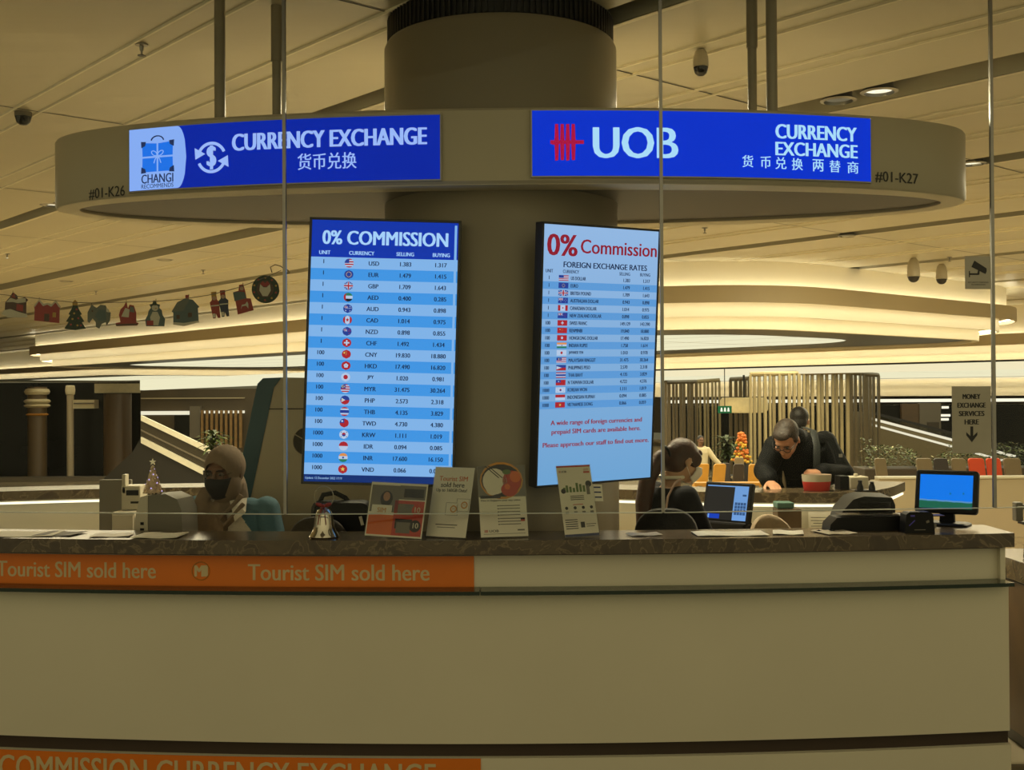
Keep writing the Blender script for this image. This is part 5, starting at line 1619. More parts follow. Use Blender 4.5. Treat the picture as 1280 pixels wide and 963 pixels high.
# ------------------------------------------------------------------ christmas ornaments on a cord behind the left glass
GD = 5.30
def gp(px, py): return P(px, py, GD)
cord = [(-20, 366), (8, 369), (35, 372), (60, 375), (95, 378.5), (125, 379), (160, 378), (195, 377), (230, 374), (262, 369), (283, 364), (303, 358), (322, 351), (341, 343.5), (352, 338)]
tag(MB().tube([gp(*c_)+Vector((0, -.006, 0)) for c_ in cord], .0016, 6).build('garland_cord', M_pgrey, smooth=60), 'thin cord carrying the christmas ornaments to the glass joint', 'cord')
mb = MB(); mb.tube([gp(x, y) for x, y in ((340, 341), (338, 334), (344, 331), (351, 333), (355, 336), (360, 338), (362, 341), (357, 342))], .0022, 6)
tag(mb.build('wire_hook', M_dark, smooth=60), 'curled wire hook holding the ornament cord at the glass joint', 'hook')
OM = [mat('ornament_red', '#8e2b22', .55), mat('ornament_white', '#b9b09a', .55), mat('ornament_green', '#22301c', .6), mat('ornament_grey', '#5f6156', .55), mat('ornament_brown', '#4a3020', .55), mat('ornament_gold', '#a5802f', .5), mat('ornament_slate', '#4a5856', .55), mat('ornament_skin', '#a8866a', .55), mat('ornament_navy', '#23283e', .55)]
RD, WH, GN, GRY, BR, GO, SL, SK, NV = range(9)
K = GD/FPX
def orn(name, lab, px, py, rz, layers):
    """a painted wooden cut-out: layers of (colour, points in picture-size units, thickness)"""
    q = gp(px, py)
    t = thing(name, lab, 'ornament', q, rot=(0, R(rz), R(6)), group='painted ornaments on the cord')
    first = True
    for nm, m, pts, y0, y1 in layers:
        mb = MB(); mb.prism([(x*K, z*K) for x, z in pts][::-1], y0, y1); mb.build(nm, OM[m], t)
    mb = MB(); topz = max(z for x, z in layers[0][2]); tx = [x for x, z in layers[0][2] if z == topz][0]
    mb.tube([(tx*K, .0, topz*K-.002), (tx*K, .0, topz*K+.008)], .0012, 6); mb.build('hanging_loop', M_dark, t)
def c(x, z, r, n=14): return [(x+r*math.cos(i*2*PI/n), z+r*math.sin(i*2*PI/n)) for i in range(n)]
A0, A1, B0, C0 = -.003, .003, -.0045, -.006
orn('house_ornament', 'snowy white house ornament beside the red house ornament', 20, 383, 4,
    [('house_board', BR, [(-13, -10), (13, -12), (12, 6), (14, 9), (10, 12), (2, 9), (0, 14), (-5, 17), (-8, 11), (-13, 4)], A0, A1), ('snow_cap', WH, [(-12, 4), (-7, 10), (0, 8), (3, 10), (11, 11), (12, 6), (2, 4), (-4, 5)], B0, A0), ('snow_drift', WH, [(-16, -11), (-14, -6), (-6, -4), (4, -7), (14, -9), (15, -13), (-8, -15)], B0, A0), ('window_print', RD, [(1, -5), (9, -6), (9, 2), (1, 3)], B0, A0), ('figure_print', RD, [(-6, 11), (-3, 17), (-1, 10)], C0, A0)])
orn('house_ornament', 'red double gabled house ornament second on the cord', 59, 388.5, 2,
    [('house_board', RD, [(-15, -13), (15, -15), (15, 2), (16, 6), (10, 13), (5, 7), (0, 9), (-5, 8), (-10, 14), (-16, 5), (-15, 1)], A0, A1), ('snow_trim', WH, [(-16, 5), (-10, 14), (-4, 8), (0, 10), (5, 8), (10, 13), (16, 6), (15, 4), (10, 10.5), (5, 5), (0, 7.5), (-5, 5.5), (-10, 11.5), (-15, 3.5)], B0, A0), ('door_print', BR, [(-3, -13), (3, -13.4), (3, -4), (-3, -4)], B0, A0), ('window_print', GO, [(7, -8), (11, -8), (11, -2), (7, -2)], B0, A0)])
orn('tree_ornament', 'dark green christmas tree ornament with gold top', 94, 394, 0,
    [('tree_board', GN, [(-13, -17), (0, -19), (13, -17), (8, -9), (11, -8), (6, 0), (8, 1), (4, 8), (2, 15), (-2, 15), (-4, 8), (-8, 1), (-6, 0), (-11, -8), (-8, -9)], A0, A1), ('gold_top', GO, [(-3, 12), (3, 12), (3, 16), (0, 19), (-3, 16)], B0, A1)]
    + [('bauble', GO if i % 2 else RD, c(x, z, 1.3, 8), B0, A0) for i, (x, z) in enumerate(((-5, -12), (3, -13), (7, -13), (-3, -5), (4, -4), (-1, 2), (2, 7)))])
orn('animal_ornament', 'grey elephant shaped ornament beside the green tree', 124, 396, 0,
    [('animal_board', GRY, [(-14, 5), (-9, 15), (-3, 11), (2, 15), (8, 14), (10, 8), (14, 5), (13, -5), (9, -11), (8, -7), (3, -9), (0, -15), (-4, -13), (-4, -7), (-8, -2), (-12, -8), (-14, -6)], A0, A1), ('blanket_print', SL, [(-5, 0), (0, 9), (8, 8), (9, -4), (0, -6)], B0, A0), ('snow_print', WH, [(9, 6), (13, 5), (12, 9), (9, 11)], B0, A0), ('eye_print', BR, c(-8, 7, 1.2, 8), B0, A0)])
orn('sled_ornament', 'red sled ornament loaded with gifts at the middle of the cord', 159, 393, 0,
    [('sled_board', RD, [(-13, -15), (12, -14), (14, -11), (11, -10), (11, 2), (8, 11), (3, 12), (1, 7), (-1, 16), (-4, 10), (-8, 6), (-10, -1), (-8, -10), (-14, -11)], A0, A1), ('gift_print', WH, [(-7, -3), (-2, 8), (3, 6), (2, -4)], B0, A0), ('gift_print', GRY, [(3, 3), (4, 10), (8, 9), (9, 2)], B0, A0), ('runner_print', BR, [(-14, -12.5), (13, -11.5), (13, -13.5), (-13, -15)], B0, A0)])
orn('snowman_ornament', 'snowman ornament with green hat and scarf', 194, 393, 0,
    [('snowman_board', SL, [(-11, -15), (11, -15), (12, -6), (9, -1), (8, 5), (5, 8), (6, 12), (2, 13), (1, 17), (-2, 17), (-3, 13), (-7, 12), (-5, 8), (-8, 4), (-9, -1), (-12, -7)], A0, A1), ('snow_body', WH, [(-4, -14), (4, -14), (6, -4), (3, 3), (-3, 3), (-6, -4)], B0, A0), ('snow_head', WH, c(0, 8, 4), B0, A0), ('red_gift', RD, [(-10, -14), (-2, -14), (-2, -8), (-10, -8)], C0, A0), ('hat_print', GN, [(-6, 11), (6, 11), (2, 13), (1, 17), (-2, 17), (-3, 13)], C0, A0), ('nose_print', GO, [(0, 8), (4, 7), (0, 6.6)], C0, A0)])
orn('house_ornament', 'large grey house ornament with red chimney', 232, 389, 0,
    [('house_board', SL, [(-15, -17), (-2, -18), (16, -14), (15, 4), (17, 5), (9, 14), (4, 15), (4, 19), (0, 19), (0, 16), (-10, 11), (-17, -1), (-15, -2)], A0, A1), ('roof_print', GRY, [(-17, -1), (-10, 11), (5, 15), (-3, 0)], B0, A0), ('snow_drift', WH, [(-15, -17), (-2, -19), (17, -14), (16, -12), (-2, -15), (-15, -14)], B0, A0), ('chimney_print', RD, [(0, 15), (4, 15), (4, 20), (0, 20)], C0, A0), ('window_print', BR, [(3, -8), (8, -7.5), (8, -2), (3, -2)], B0, A0), ('window_print', BR, [(-11, -10), (-7, -10), (-7, -5), (-11, -5)], B0, A0)])
for px, py, nm, cl in ((269, 384, 'left', 0), (280, 382, 'right', 1)):
    orn('soldier_ornament', ('toy soldier ornament in red with gold cap' if cl == 0 else 'toy soldier ornament in navy beside the red one'), px, py, -6,
        [('soldier_board', RD if cl == 0 else NV, [(-4, -14), (-1, -14), (0, -8), (2, -14), (5, -14), (5, -3), (6, 6), (3, 9), (3, 17), (-3, 17), (-3, 9), (-6, 6), (-5, -3)], A0, A1), ('face_print', SK, c(0, 11, 2.6, 10), B0, A0), ('cap_print', GO if cl == 0 else RD, [(-3, 13), (3, 13), (3, 19), (-3, 19)], B0, A1), ('belt_print', WH, [(-5, 1), (5, 1), (5, 2.4), (-5, 2.4)], B0, A0), ('boot_print', WH, [(-4, -13), (-1, -13), (-1, -8), (-4, -8)], B0, A0)])
orn('gift_ornament', 'soldier on red gift box ornament beside the wreath', 303, 373, -10,
    [('gift_board', RD, [(-9, -19), (11, -17), (10, -2), (5, -1), (5, 8), (4, 17), (-1, 17), (-3, 10), (-10, 9), (-9, -3)], A0, A1), ('green_gift', SL, [(-10, -2), (-10, 9), (-3, 9), (4, 7), (5, -1)], B0, A0), ('rider_print', SK, c(1.5, 12, 2.4, 10), B0, A0), ('horse_print', WH, [(-4, -13), (-2, -8), (2, -8), (5, -5), (6, -8), (5, -14), (3, -10), (-2, -10)], B0, A0)])
def wreath():
    q = gp(331.5, 361.5)
    t = thing('wreath_ornament', 'round dark wreath ornament below the wire hook', 'ornament', q, rot=(0, 0, R(6)), group='painted ornaments on the cord')
    mb = MB(); mb.prism([((17.2+.8*math.sin(i*6.2))*K*math.cos(i*2*PI/48), (17.8+.8*math.sin(i*6.2))*K*math.sin(i*2*PI/48)) for i in range(48)][::-1], A0, A1); mb.build('wreath_board', OM[GN], t)
    mb = MB(); mb.prism([(x*K, z*K) for x, z in c(0, 0, 10.5, 28)][::-1], B0, A0); mb.build('centre_print', OM[BR], t)
    mb = MB(); mb.prism([(x*K, z*K) for x, z in [(-6, 6), (-7, -2), (-3, -9), (3, -9), (7, -2), (6, 6), (2, 2), (-2, 2)]][::-1], C0, B0); mb.build('white_figure', OM[WH], t)
    mb = MB(); mb.prism([(x*K, z*K) for x, z in [(-6, 6), (-3, 10), (0, 7), (3, 10), (6, 6), (2, 3), (-2, 3)]][::-1], C0, B0); mb.build('red_bow', OM[RD], t)
    for i in range(10):
        a = i*2*PI/10+.3
        mb = MB(); mb.prism([(x*K, z*K) for x, z in c(14*math.cos(a), 14*math.sin(a), 1.3, 8)], B0, A0); mb.build('berry', OM[RD if i % 2 else GO], t)
wreath()
# ------------------------------------------------------------------ people
def fuse(mb, name, mats, parent, voxel=.006, smooth_it=6, pick=None, cut=None):
    """fuses overlapping shapes into one continuous smooth surface"""
    me = bpy.data.meshes.new('raw')
    bmesh.ops.recalc_face_normals(mb.bm, faces=mb.bm.faces)
    mb.bm.to_mesh(me); mb.bm.free()
    ob = bpy.data.objects.new('raw', me)
    COL.objects.link(ob)
    m = ob.modifiers.new('r', 'REMESH'); m.mode = 'VOXEL'; m.voxel_size = voxel
    s = ob.modifiers.new('s', 'SMOOTH'); s.factor = .5; s.iterations = smooth_it
    dg = bpy.context.evaluated_depsgraph_get()
    dg.update()
    out = bpy.data.meshes.new_from_object(ob.evaluated_get(dg))
    bpy.data.objects.remove(ob); bpy.data.meshes.remove(me)
    if cut:
        bm = bmesh.new(); bm.from_mesh(out)
        bmesh.ops.delete(bm, geom=[v for v in bm.verts if cut(v.co)], context='VERTS')
        bm.to_mesh(out); bm.free()
    out.name = name
    for mm in (mats if isinstance(mats, (list, tuple)) else [mats]): out.materials.append(mm)
    for p in out.polygons:
        p.use_smooth = True
        if pick: p.material_index = pick(p.center)
    o = bpy.data.objects.new(name, out)
    COL.objects.link(o)
    o.parent = parent
    return o

def head_M(pos, yaw=0., pitch=0., roll=0., s=1.):
    """head frame: face looks along -Y, pitch > 0 nods down"""
    return Matrix.Translation(Vector(pos)) @ Matrix.Rotation(R(yaw), 4, 'Z') @ Matrix.Rotation(R(pitch), 4, 'X') @ Matrix.Rotation(R(roll), 4, 'Y') @ Matrix.Scale(s, 4)

def add_head(mb, M):
    mb.ell((0, .012, .028), (.074, .094, .086), M=M, n=24)
    mb.ell((0, -.018, -.035), (.061, .072, .074), M=M, n=24)
    mb.ell((0, -.058, -.082), (.034, .034, .030), M=M)
    mb.ell((0, -.074, .034), (.048, .018, .013), M=M)
    for s in (-1, 1):
        mb.ell((s*.040, -.062, -.022), (.022, .022, .022), M=M)
        mb.ell((s*.077, .012, -.008), (.009, .020, .030), (0, 0, s*R(20)), M=M)
    rg = []
    for z, y, a, d in ((.026, -.084, .008, .008), (.0, -.094, .010, .012), (-.018, -.103, .014, .015), (-.030, -.098, .017, .013), (-.036, -.086, .012, .008)):
        rg.append([M @ Vector((a*math.cos(i*PI/5), y+d*math.sin(i*PI/5), z)) for i in range(10)])
    mb.rings(rg)
    mb.ell((0, -.086, -.054), (.024, .010, .006), M=M, n=14); mb.ell((0, -.084, -.064), (.021, .010, .007), M=M, n=14)

def add_eyes(M, parent, iris='#2a1c12'):
    mb = MB()
    for s in (-1, 1):
        mb.m(0).ell((s*.031, -.0775, .010), (.0115, .0105, .0065), M=M, n=14)
        mb.m(1).ell((s*.031, -.0865, .009), (.006, .003, .006), M=M, n=12)
    mb.build('eyes', [mat('eye_white', '#857b70', .4), mat('iris_'+iris[1:], iris, .3)], parent, smooth=60)
    mb = MB()
    for s in (-1, 1):
        mb.tube([M @ Vector((s*.014, -.091, .027)), M @ Vector((s*.032, -.092, .032)), M @ Vector((s*.050, -.080, .027))], [.003, .0035, .0015], 6)
    mb.build('eyebrows', mat('brow_dark', '#1d140e', .7), parent, smooth=60)

def add_mask(M, parent, m):
    mb = MB(); nu, nv = 18, 10
    vs = []
    for j in range(nv+1):
        v = j/nv
        z = .000-.112*v
        yf = -.116-.010*math.sin(PI*min(1, v*1.5))+.030*max(0, v-.55)/.45
        for i in range(nu+1):
            a = R(-82+164*i/nu)
            wd = .070-.012*v
            zz = z-.012*math.sin(abs(a))*(1-v)+.030*v*(1-math.cos(a))
            vs.append(M @ Vector((wd*math.sin(a), yf*(.30+.70*math.cos(a))-.004+.0022*math.sin(v*PI*5), zz)))
    fs = [(j*(nu+1)+i, j*(nu+1)+i+1, (j+1)*(nu+1)+i+1, (j+1)*(nu+1)+i) for j in range(nv) for i in range(nu)]
    mb.faces(vs, fs)
    o = mb.build('face_mask', m, parent, smooth=60)
    md = o.modifiers.new('s', 'SOLIDIFY'); md.thickness = .003; md.offset = 0
    mb = MB()
    for s in (-1, 1):
        for z0, z1 in ((-.012, .012), (-.085, -.03)):
            mb.tube([M @ Vector((s*.066, -.04, z0)), M @ Vector((s*.079, -.005, (z0+z1)/2)), M @ Vector((s*.083, .022, z1))], .0014, 6)
    mb.build('mask_loop', m, parent, smooth=60)

def add_glasses(M, parent, m, r=.0018):
    mb = MB()
    for s in (-1, 1):
        mb.tube([M @ Vector((s*.033+(.023*math.cos(i*2*PI/20)), -.104+.006*abs(math.cos(i*2*PI/20)), .006+.017*math.sin(i*2*PI/20))) for i in range(20)], r, 6, True)
        mb.tube([M @ Vector((s*.056, -.098, .010)), M @ Vector((s*.074, -.05, .012)), M @ Vector((s*.083, .015, .004))], r, 6)
    mb.tube([M @ Vector((-.010, -.106, .010)), M @ Vector((0, -.108, .013)), M @ Vector((.010, -.106, .010))], r, 6)
    mb.build('glasses', m, parent, smooth=60)

def add_hand(mb, w, d, nrm, side, curl=30., s=1.):
    """palm, four bent fingers and a side thumb; d points to the fingertips, nrm out of the palm"""
    d = Vector(d).normalized(); nrm = Vector(nrm); nrm = (nrm-d*nrm.dot(d)).normalized(); x = d.cross(nrm)*side
    w = Vector(w)
    def at(a, b, c): return w+d*(a*s)+x*(b*s)+nrm*(c*s)
    rg = []
    for a, hw, th in ((-.01, .026, .020), (.015, .032, .019), (.05, .040, .016), (.082, .041, .013)):
        rg.append([at(a, hw*math.cos(i*PI/8), th*math.sin(i*PI/8)) for i in range(16)])
    mb.rings(rg)
    for b, L, r in ((-.031, .066, .0088), (-.0105, .076, .0095), (.0105, .072, .0093), (.031, .056, .0080)):
        p = at(.078, b, 0); ang = 0; pts = [p]; spread = b*.9
        for k, f in enumerate((.46, .31, .23)):
            ang += R(curl)*(.75 if k == 0 else 1)
            dd = (d*math.cos(ang)+nrm*math.sin(ang)+x*spread).normalized()
            p = p+dd*(L*f*s); pts.append(p)
        mb.tube(pts, [r*s, r*s*.95, r*s*.88, r*s*.7], 8)
        mb.ell(pts[-1], (r*s*.72,)*3, n=8)
    pts = [at(.012, -.022, .008), at(.036, -.046, .018), at(.060, -.052, .028), at(.080, -.046, .034)]
    mb.tube(pts, [.014*s, .012*s, .010*s, .008*s], 8); mb.ell(pts[-1], (.008*s,)*3, n=8)

def limbs(mb, chain, rs, e=0.):
    mb.tube(chain, [r+e for r in rs], 14)
    for p, r in zip(chain, rs): mb.ell(p, (r+e,)*3, n=14)

def torso(mb, pts, rx, ry, e=0.):
    mb.tube(pts, [r+e for r in rx], 22, ry=[r+e for r in ry], up=(1, 0, 0))
    mb.ell(pts[0], (rx[0]+e, ry[0]+e, .06), n=18)

SKD = mat('brown_skin', '#6d4a33', .5, var=.05, scale=25)
SKL = mat('fair_skin', '#b98768', .5, var=.06, scale=25)
SKM = mat('light_tan_skin', '#b88f70', .5, var=.05, scale=25)

def seated(t, S, J, headM, sk, hands, e=-.008):
    """whole seated body as one fused surface; J holds the joints of the arms"""
    mb = MB()
    torso(mb, [(0, .04, S+.05), (0, .05, S+.16), (0, .05, S+.28), (0, .04, S+.40), (0, .035, S+.49), (0, .03, S+.545)], [.165, .155, .135, .155, .165, .075], [.115, .11, .095, .105, .09, .06], e)
    limbs(mb, [(0, .03, S+.53), (0, .02, S+.60), headM @ Vector((0, .02, -.06))], [.056, .050, .052])
    add_head(mb, headM)
    for s in (-1, 1):
        sh, el, wr = J[s]
        limbs(mb, [Vector((s*.10, .03, S+.50)), sh, el], [.055, .052, .040], e); limbs(mb, [el, wr], [.034, .026])
        limbs(mb, [Vector((s*.085, .02, S+.07)), Vector((s*.105, -.38, S+.075)), Vector((s*.105, -.37, S-.30)), Vector((s*.105, -.34, S-.36))], [.085, .058, .042, .040], e)
        limbs(mb, [Vector((s*.105, -.33, S-.38)), Vector((s*.112, -.48, S-.395))], [.042, .030])
        h = hands[s]
        add_hand(mb, wr, h[0], h[1], h[2], h[3], .95)
    return fuse(mb, 'body', sk, t, .0055, 5)

def seated_top(t, S, J, m, e, pick=None, name='shirt', sleeve=1.0):
    mb = MB()
    torso(mb, [(0, .04, S+.03), (0, .05, S+.16), (0, .05, S+.28), (0, .04, S+.40), (0, .035, S+.49), (0, .03, S+.54)], [.168, .158, .14, .157, .165, .085], [.118, .113, .10, .107, .092, .066], e)
    for s in (-1, 1):
        sh, el, wr = J[s]
        if sleeve > .01:
            limbs(mb, [Vector((s*.10, .03, S+.49)), sh, el, el.lerp(wr, sleeve)], [.058, .056, .046, .036], e)
        else:
            limbs(mb, [Vector((s*.10, .03, S+.49)), sh], [.058, .052], e)
    return fuse(mb, name, m, t, .007, 6, pick)

def seated_legs(t, S, m, e, name='trousers'):
    mb = MB()
    mb.ell((0, .03, S+.08), (.17+e, .13+e, .085+e), n=20)
    for s in (-1, 1):
        limbs(mb, [Vector((s*.085, .02, S+.07)), Vector((s*.105, -.38, S+.075)), Vector((s*.105, -.37, S-.30))], [.09, .062, .05], e)
    fuse(mb, name, m, t, .008, 6)
    mb = MB()
    for s in (-1, 1):
        limbs(mb, [Vector((s*.105, -.32, S-.385)), Vector((s*.112, -.49, S-.40))], [.050, .038])
    fuse(mb, 'shoes', M_black, t, .008, 4)

def stool(loc, rz, lab, S):
    t = thing('stool', lab, 'stool', loc, rz)
    mb = MB(); mb.lathe([(.15, -.02), (.19, -.03), (.20, -.055), (.18, -.075), (0, -.075)], (0, .03, S), 28); mb.build('seat', M_chgrey, t, smooth=40)
    mb = MB(); mb.cyl((0, .03, .03), (0, .03, S-.07), .03); mb.build('column_post', M_steel, t, smooth=40)
    mb = MB(); mb.lathe([(.24, 0), (.24, .012), (.05, .035), (0, .035)], (0, .03, 0), 32); mb.build('base', M_steel, t, smooth=40)
    mb = MB(); mb.tube([(.17*math.cos(i*2*PI/32), .03+.17*math.sin(i*2*PI/32), .22) for i in range(32)], .01, 8, True)
    for k in range(3): mb.tube([(0, .03, .22), (.17*math.cos(k*2.094), .03+.17*math.sin(k*2.094), .22)], .007, 6)
    mb.build('foot_ring', M_steel, t, smooth=60)

# --- woman in the headscarf
S = .635
loc = Vector((-1.425, 5.96, 0))
t = thing('person', 'person in a taupe headscarf, black mask and white and blue shirt seated behind the counter', 'person', loc, R(-8))
hM = head_M((0, -.065, S+.695), -10, 12, 0, 1.03)
J = {1: (Vector((.185, .03, S+.50)), Vector((.265, -.02, S+.25)), Vector((.17, -.24, S+.215))), -1: (Vector((-.185, .03, S+.50)), Vector((-.255, -.03, S+.25)), Vector((-.15, -.25, S+.215)))}
hd = {s: (Vector((-s*.35, -1, 0)), Vector((0, 0, -1)), -s, 22.) for s in (-1, 1)}
seated(t, S, J, hM, SKD, hd)
M_shw = mat('white_polo_cloth', '#d2c8b6', .8, bump=.15, scale=90); M_shb = mat('dusty_blue_cloth', '#4d6f7c', .8, bump=.15, scale=90)
seated_top(t, S, J, [M_shw, M_shb], .014, lambda c: 0 if (abs(c.x) < .150-max(0, (c.z-S-.36))*.55 and c.y < .06) else 1, 'polo_shirt', .12)
seated_legs(t, S, M_dark, .012)
HJ = mat('taupe_scarf', '#806c57', .85, var=.05, bump=.2, scale=70)
mb = MB()
mb.ell((0, .014, .025), (.093, .112, .106), M=hM, n=28)
mb.ell((0, -.012, -.05), (.086, .090, .10), M=hM, n=28)
limbs(mb, [hM @ Vector((0, .03, -.08)), Vector((0, .02, S+.57)), Vector((0, .02, S+.53))], [.086, .088, .09])
mb.ell((-.035, -.085, S+.42), (.060, .045, .13), n=22); mb.ell((0, .0, S+.53), (.088, .085, .065), n=22)
mb.tube([hM @ Vector((-.085, -.035, -.08)), Vector((-.10, -.11, S+.55)), Vector((-.105, -.125, S+.42)), Vector((-.105, -.115, S+.27))], [.034, .040, .044, .046], 12, ry=[.03, .026, .022, .02], up=(1, 0, 0))
for k, (x, z) in enumerate(((0, .47), (.02, .43), (-.01, .39))):
    mb.tube([Vector((-.09+x, -.075, S+z+.10)), Vector((x, -.125-.004*k, S+z)), Vector((.095+x*.4, -.07, S+z+.11))], .013, 8)
fuse(mb, 'headscarf', HJ, t, .005, 4, cut=lambda co: (lambda q: (q.x/.069)**2+((q.y+.115)/.100)**2+((q.z+.018)/.088)**2 < 1)(hM.inverted() @ co))
add_eyes(hM, t)
add_mask(hM, t, mat('black_mask_cloth', '#131112', .75))
add_glasses(hM, t, mat('thin_silver_frame', '#8c8578', .25, metal=.7), .0013)
mb = MB()
for s in (-1, 1):
    mb.faces([(s*.035, -.085, S+.555), (s*.105, -.03, S+.565), (s*.118, -.085, S+.50), (s*.075, -.118, S+.455)], [(0, 1, 2, 3)])
o = mb.build('collar', M_shw, t); md = o.modifiers.new('s', 'SOLIDIFY'); md.thickness = .006
mb = MB(); mb.text('COUNTER', .055, .115, S+.345, S+.357, lambda x, y, z: Vector((x, -.125+.30*max(0, x-.05)+y, z+.12*(x-.08)))); mb.bm.free()
mb = MB()
for k in range(8): mb.box((.058+k*.008, -.128+.25*k*.008, S+.352+k*.0008), (.006, .006, .010))
mb.build('chest_print', M_pnavy, t)
stool(loc, R(-8), 'round stool under the person in the headscarf', S)

# --- woman in navy, seen from behind
S = .665
loc = Vector((.868, 6.32, 0))
t = thing('person', 'person with long reddish brown ponytail, white mask and navy uniform seated by the till', 'person', loc, R(112))
hM = head_M((0, -.05, S+.685), 2, 20, 0, .96)
J = {1: (Vector((.165, .03, S+.50)), Vector((.20, -.08, S+.245)), Vector((.13, -.30, S+.20))), -1: (Vector((-.165, .03, S+.50)), Vector((-.20, -.08, S+.245)), Vector((-.13, -.30, S+.20)))}
hd = {s: (Vector((-s*.2, -1, -.05)), Vector((0, 0, -1)), -s, 25.) for s in (-1, 1)}
seated(t, S, J, hM, SKM, hd)
M_nvy = mat('navy_uniform', '#0e0e15', .8, bump=.15, scale=90, spec=.2)
seated_top(t, S, J, M_nvy, .012, None, 'uniform_top', .85)
seated_legs(t, S, M_nvy, .012)
M_trim = mat('pink_white_trim', '#b79a8a', .6)
mb = MB()
for s in (-1, 1):
    mb.tube([Vector((s*.092, .02, S+.595)), Vector((s*.125, .075, S+.575)), Vector((s*.142, .125, S+.51)), Vector((s*.150, .145, S+.42)), Vector((s*.172, .120, S+.33))], .0075, 8, ry=.004)
mb.build('shoulder_trim', M_trim, t, smooth=60)
mb = MB(); mb.tube([(.17*math.cos(i*2*PI/36), .045+.125*math.sin(i*2*PI/36), S+.045) for i in range(36)], .010, 8, True, ry=.006); mb.build('hem_trim', M_trim, t, smooth=60)
mb = MB()
for s in (-1, 1):
    a = J[s][1].lerp(J[s][2], .86); dv = (J[s][2]-J[s][1]).normalized(); n1 = dv.cross(Vector((0, 0, 1))).normalized(); n2 = dv.cross(n1)
    mb.tube([a+n1*.049*math.cos(i*2*PI/20)+n2*.049*math.sin(i*2*PI/20) for i in range(20)], .006, 6, True)
mb.build('cuff_trim', M_trim, t, smooth=60)
mb = MB(); mb.tube([(.066*math.cos(i*2*PI/24), .028+.066*math.sin(i*2*PI/24), S+.60) for i in range(24)], .010, 8, True); mb.build('white_collar', M_paper, t, smooth=60)
M_hair = mat('reddish_brown_hair', '#3b2015', .5, var=.35, scale=40, bump=.4)
mb = MB()
mb.ell((0, .020, .034), (.084, .098, .090), M=hM, n=26)
mb.ell((0, .050, -.02), (.076, .066, .080), M=hM, n=22)
for s in (-1, 1): mb.ell((s*.066, -.035, .02), (.018, .040, .045), M=hM, n=14)
mb.ell((0, -.064, .066), (.056, .030, .026), M=hM, n=14)
limbs(mb, [hM @ Vector((0, .11, .02)), hM @ Vector((0, .145, -.03)), Vector((.0, .165, S+.60)), Vector((.01, .185, S+.47)), Vector((.012, .190, S+.34)), Vector((.012, .185, S+.24))], [.030, .040, .046, .046, .036, .012])
fuse(mb, 'hair', M_hair, t, .0055, 4, cut=None)
mb = MB(); c0 = hM @ Vector((0, .122, .008)); mb.tube([c0+Vector((.034*math.cos(i*2*PI/20), .012*math.sin(i*2*PI/20), .034*math.sin(i*2*PI/20))) for i in range(20)], .007, 8, True); mb.build('hair_band', M_black, t, smooth=60)
add_eyes(hM, t)
add_mask(hM, t, mat('white_mask_cloth', '#e0d8cd', .8))
stool(loc, R(112), 'round stool under the person in navy', S)

# --- standing people
def standing_legs(mb, x, y, zc, e=0., wide=.10):
    for s in (-1, 1):
        limbs(mb, [Vector((x+s*.09, y, zc)), Vector((x+s*wide, y-.02, zc*.53)), Vector((x+s*wide, y+.03, .09))], [.092, .062, .045], e)
def standing_feet(mb, x, y, e=0., wide=.10):
    for s in (-1, 1):
        limbs(mb, [Vector((x+s*wide, y+.05, .05)), Vector((x+s*(wide+.02), y-.16, .042))], [.048, .040], e)

loc = Vector((1.86, 8.13, 0))
t = thing('person', 'person in black jacket and glasses leaning on the far counter by the red bowl', 'person', loc)
hM = head_M((-.045, -.285, 1.405), -36, 46, 6, 1.02)
shR, elR, wrR = Vector((.265, -.06, 1.365)), Vector((.365, -.15, 1.165)), Vector((.175, -.315, 1.185))
shL, elL, wrL = Vector((-.085, -.15, 1.345)), Vector((-.165, -.17, 1.19)), Vector((-.16, -.30, 1.128))
spine = [(.09, .05, .90), (.09, .04, 1.03), (.09, -.0, 1.15), (.09, -.06, 1.27), (.085, -.11, 1.355), (.065, -.155, 1.41)]
mb = MB()
torso(mb, spine, [.165, .16, .17, .185, .165, .08], [.12, .115, .115, .12, .105, .07], -.018)
limbs(mb, [Vector((.07, -.125, 1.36)), Vector((.02, -.20, 1.40)), hM @ Vector((0, .03, -.05))], [.065, .058, .058])
add_head(mb, hM)
limbs(mb, [Vector((.16, -.10, 1.355)), shR, elR, wrR], [.048, .045, .036, .030])
limbs(mb, [Vector((.01, -.13, 1.345)), shL, elL, wrL], [.048, .045, .036, .030])
add_hand(mb, wrR, (-1, -.05, .05), (0, .3, -1), -1, 62., 1.05)
add_hand(mb, wrL+Vector((0, -.01, -.005)), (.15, -1, -.28), (0, 0, -1), 1, 18., 1.05)
standing_legs(mb, .09, .06, .90); standing_feet(mb, .09, .06)
fuse(mb, 'body', SKL, t, .0055, 5)
M_jkt = mat('black_jacket_cloth', '#0b0d0e', .75, bump=.25, scale=22, spec=.2)
E_ = .022
mb = MB()
torso(mb, [(.09, .06, .80)]+spine[:-1], [.185, .175, .17, .175, .19, .155], [.135, .13, .125, .12, .125, .105], E_)
limbs(mb, [Vector((.15, -.10, 1.355)), shR, elR, elR.lerp(wrR, .86)], [.068, .068, .056, .044], E_)
limbs(mb, [Vector((.01, -.13, 1.345)), shL, elL, elL.lerp(wrL, .80)], [.068, .064, .054, .042], E_)
limbs(mb, [Vector((.075, -.10, 1.33)), Vector((.065, -.125, 1.38)), Vector((.035, -.185, 1.405))], [.13, .092, .074], .006)
mb.tube([Vector((.13, -.02, 1.40)), Vector((.17, .0, 1.41)), Vector((.05, .0, 1.40))], .05, 10)
